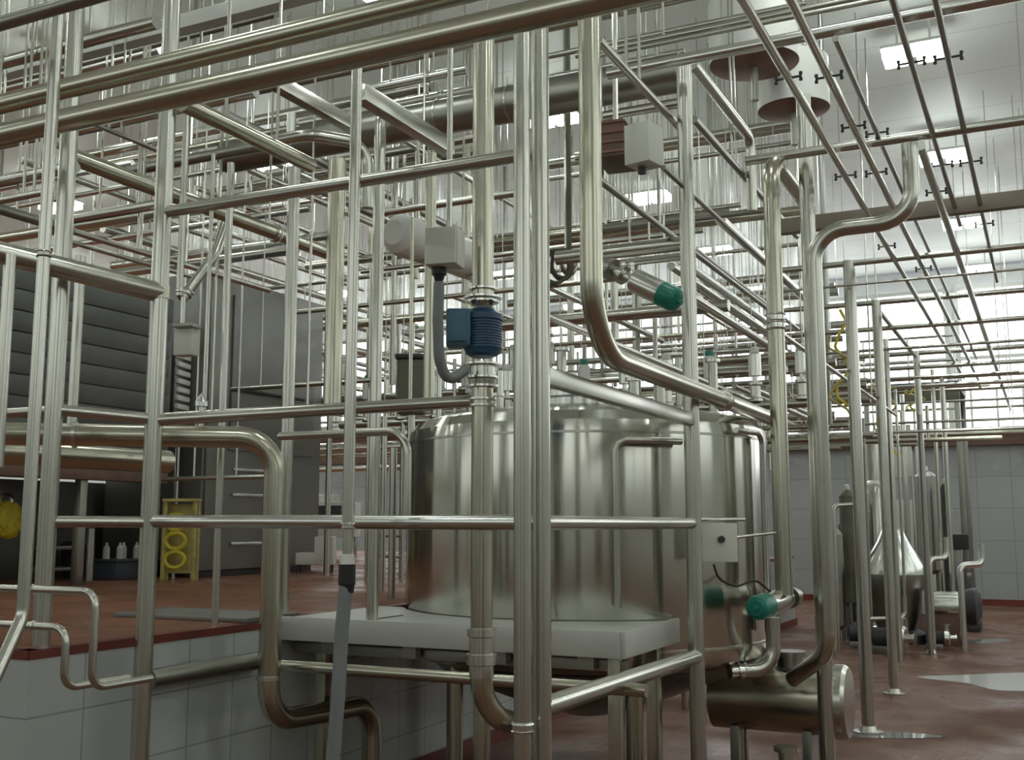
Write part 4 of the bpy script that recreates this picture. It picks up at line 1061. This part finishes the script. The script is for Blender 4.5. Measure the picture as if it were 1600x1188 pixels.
for o, pts, r_ in RUNS:
    for f_ in (.3, .7):
        for _ in range(8):
            q = pts[0].lerp(pts[1], f_); e = Vector((q.x, q.y, H))
            if clear(q + EZ * (r_ + .03), e, .009): tube('hanger_rod', [q + EZ * (r_ - .004), e], .008, 'steel', o, seg=6); break
            f_ = U(.05, .95)
bgp('x', mk_xh, 22, [.025, .032, .045, .055], mats)
bgp('y', mk_yh, 11, [.025, .035, .045], mats)
def mk_xn():
    y = U(7.4, 13.5); z = U(2.25, 3.9); x = U(-6.5, -2.9)
    return Vector((x, y, z)), Vector((min(x + U(1.5, 4), -1.75), y, z))
def mk_yn():
    x = U(-5.8, -1.9); z = U(2.4, 3.8); y = U(7.3, 9.5)
    return Vector((x, y, z)), Vector((x, y + U(2, 4.5), z))
def mk_zn():
    x = U(-6.3, -1.9); y = U(7.4, 12)
    if R.random() < .5: return Vector((x, y, 0 if x > WX - .3 else DECK)), Vector((x, y, U(2.6, 3.9)))
    return Vector((x, y, U(2.3, 3.2))), Vector((x, y, H))
bgp('x', mk_xn, 26, [.022, .03, .04], mats)
bgp('y', mk_yn, 14, [.022, .03, .04], mats)
bgp('z', mk_zn, 30, [.016, .022, .03], mats)
bgp('x', mk_x, 64, [.022, .028, .038, .05], mats)
bgp('y', mk_y, 36, [.022, .03, .04, .05], mats)
bgp('z', mk_z, 70, [.016, .02, .026, .036, .045], mats)
bgp('z', mk_zh, 9, [.014, .018, .025], mats)
# aisle end: thin uprights and level lines around the separators
made = 0
for k in range(400):
    if made >= 13: break
    x = U(-3.3, -1.3); y = U(12.5, 17.5); a = Vector((x, y, 0)); b = Vector((x, y, R.choice([2.8, 3.2, 3.6]))); r_ = R.choice([.018, .025, .032])
    if any((x - ox) ** 2 + (y - oy) ** 2 < rr_ ** 2 for ox, oy, rr_ in KEEP) or not all(seg_gap(a, b, c, e) > r_ + r2 + .006 for c, e, r2 in SEGS): continue
    o = tube('upright_pipe', [a, b], r_, R.choice(mats), None, seg=8); made += 1
    tag(o, 'thin upright pipe among the separators at the aisle end', 'pipe', 'uprights among the separators')
made = 0
for k in range(400):
    if made >= 11: break
    z = U(2.5, 3.6); y = U(13, 17.6); a = Vector((-3.4, y, z)); b = Vector((U(-1.2, .4), y, z)); r_ = R.choice([.018, .025, .03])
    if not all(seg_gap(a, b, c, e) > r_ + r2 + .006 for c, e, r2 in SEGS): continue
    if not any(clear(q + EZ * (r_ + .03), Vector((q.x, q.y, H)), .008) for q in (a + EX * .2, b - EX * .2)): continue
    o = tube('level_pipe', [a, b], r_, R.choice(mats), None, seg=8); made += 1
    tag(o, 'thin level pipe crossing above the separators at the aisle end', 'pipe', 'level pipes above the separators')
    for q in (a + EX * .2, b - EX * .2):
        if clear(q + EZ * (r_ + .03), Vector((q.x, q.y, H)), .008): tube('hanger_rod', [q + EZ * (r_ - .004), Vector((q.x, q.y, H))], .006, 'steel', o, seg=6)

# small process valves in ranks behind the tank
def small_valve(p, rz, lab, grp, mat='steel_bright'):
    t = thing('process_valve', lab, 'valve', p, grp)
    turned('valve_body', p, EZ, [(0, .03), (0, .055), (.02, .055), (.03, .04), (.12, .04), (.13, .055), (.15, .055), (.15, 0)], 'steel', t, seg=12)
    turned('actuator', p + EZ * .15, EZ, [(0, .02), (.05, .02), (.05, .05), (.22, .05), (.23, .035), (.23, 0)], mat, t, seg=14)
    turned('valve_cap', p + EZ * .38, EZ, [(0, .038), (.04, .036), (.05, .02), (.05, 0)], 'white' if mat != 'white' else 'green', t, seg=12)
for k in range(12):
    x = -5.6 + .36 * k; y = 8.4
    small_valve(Vector((x, y, 2.45)), 0, 'small upright valve with a pale cap in the rank behind the tank top', 'valves in the rank behind the tank', 'steel_bright' if k % 3 else 'white')
q = tube('manifold_pipe', [(-5.9, 8.4, 2.42), (-1.5, 8.4, 2.42)], .035, 'steel'); tag(q, 'level manifold carrying the rank of small valves behind the tank', 'pipe')
for k in range(10):
    x = -8.2 + .42 * k; y = 9.9
    small_valve(Vector((x, y, 2.9)), 0, 'small upright valve in the higher rank beyond the tank', 'valves in the higher far rank', 'steel')
q = tube('manifold_pipe', [(-8.5, 9.9, 2.87), (-4.1, 9.9, 2.87)], .04, 'steel_bright'); tag(q, 'level manifold under the higher far rank of valves', 'pipe')
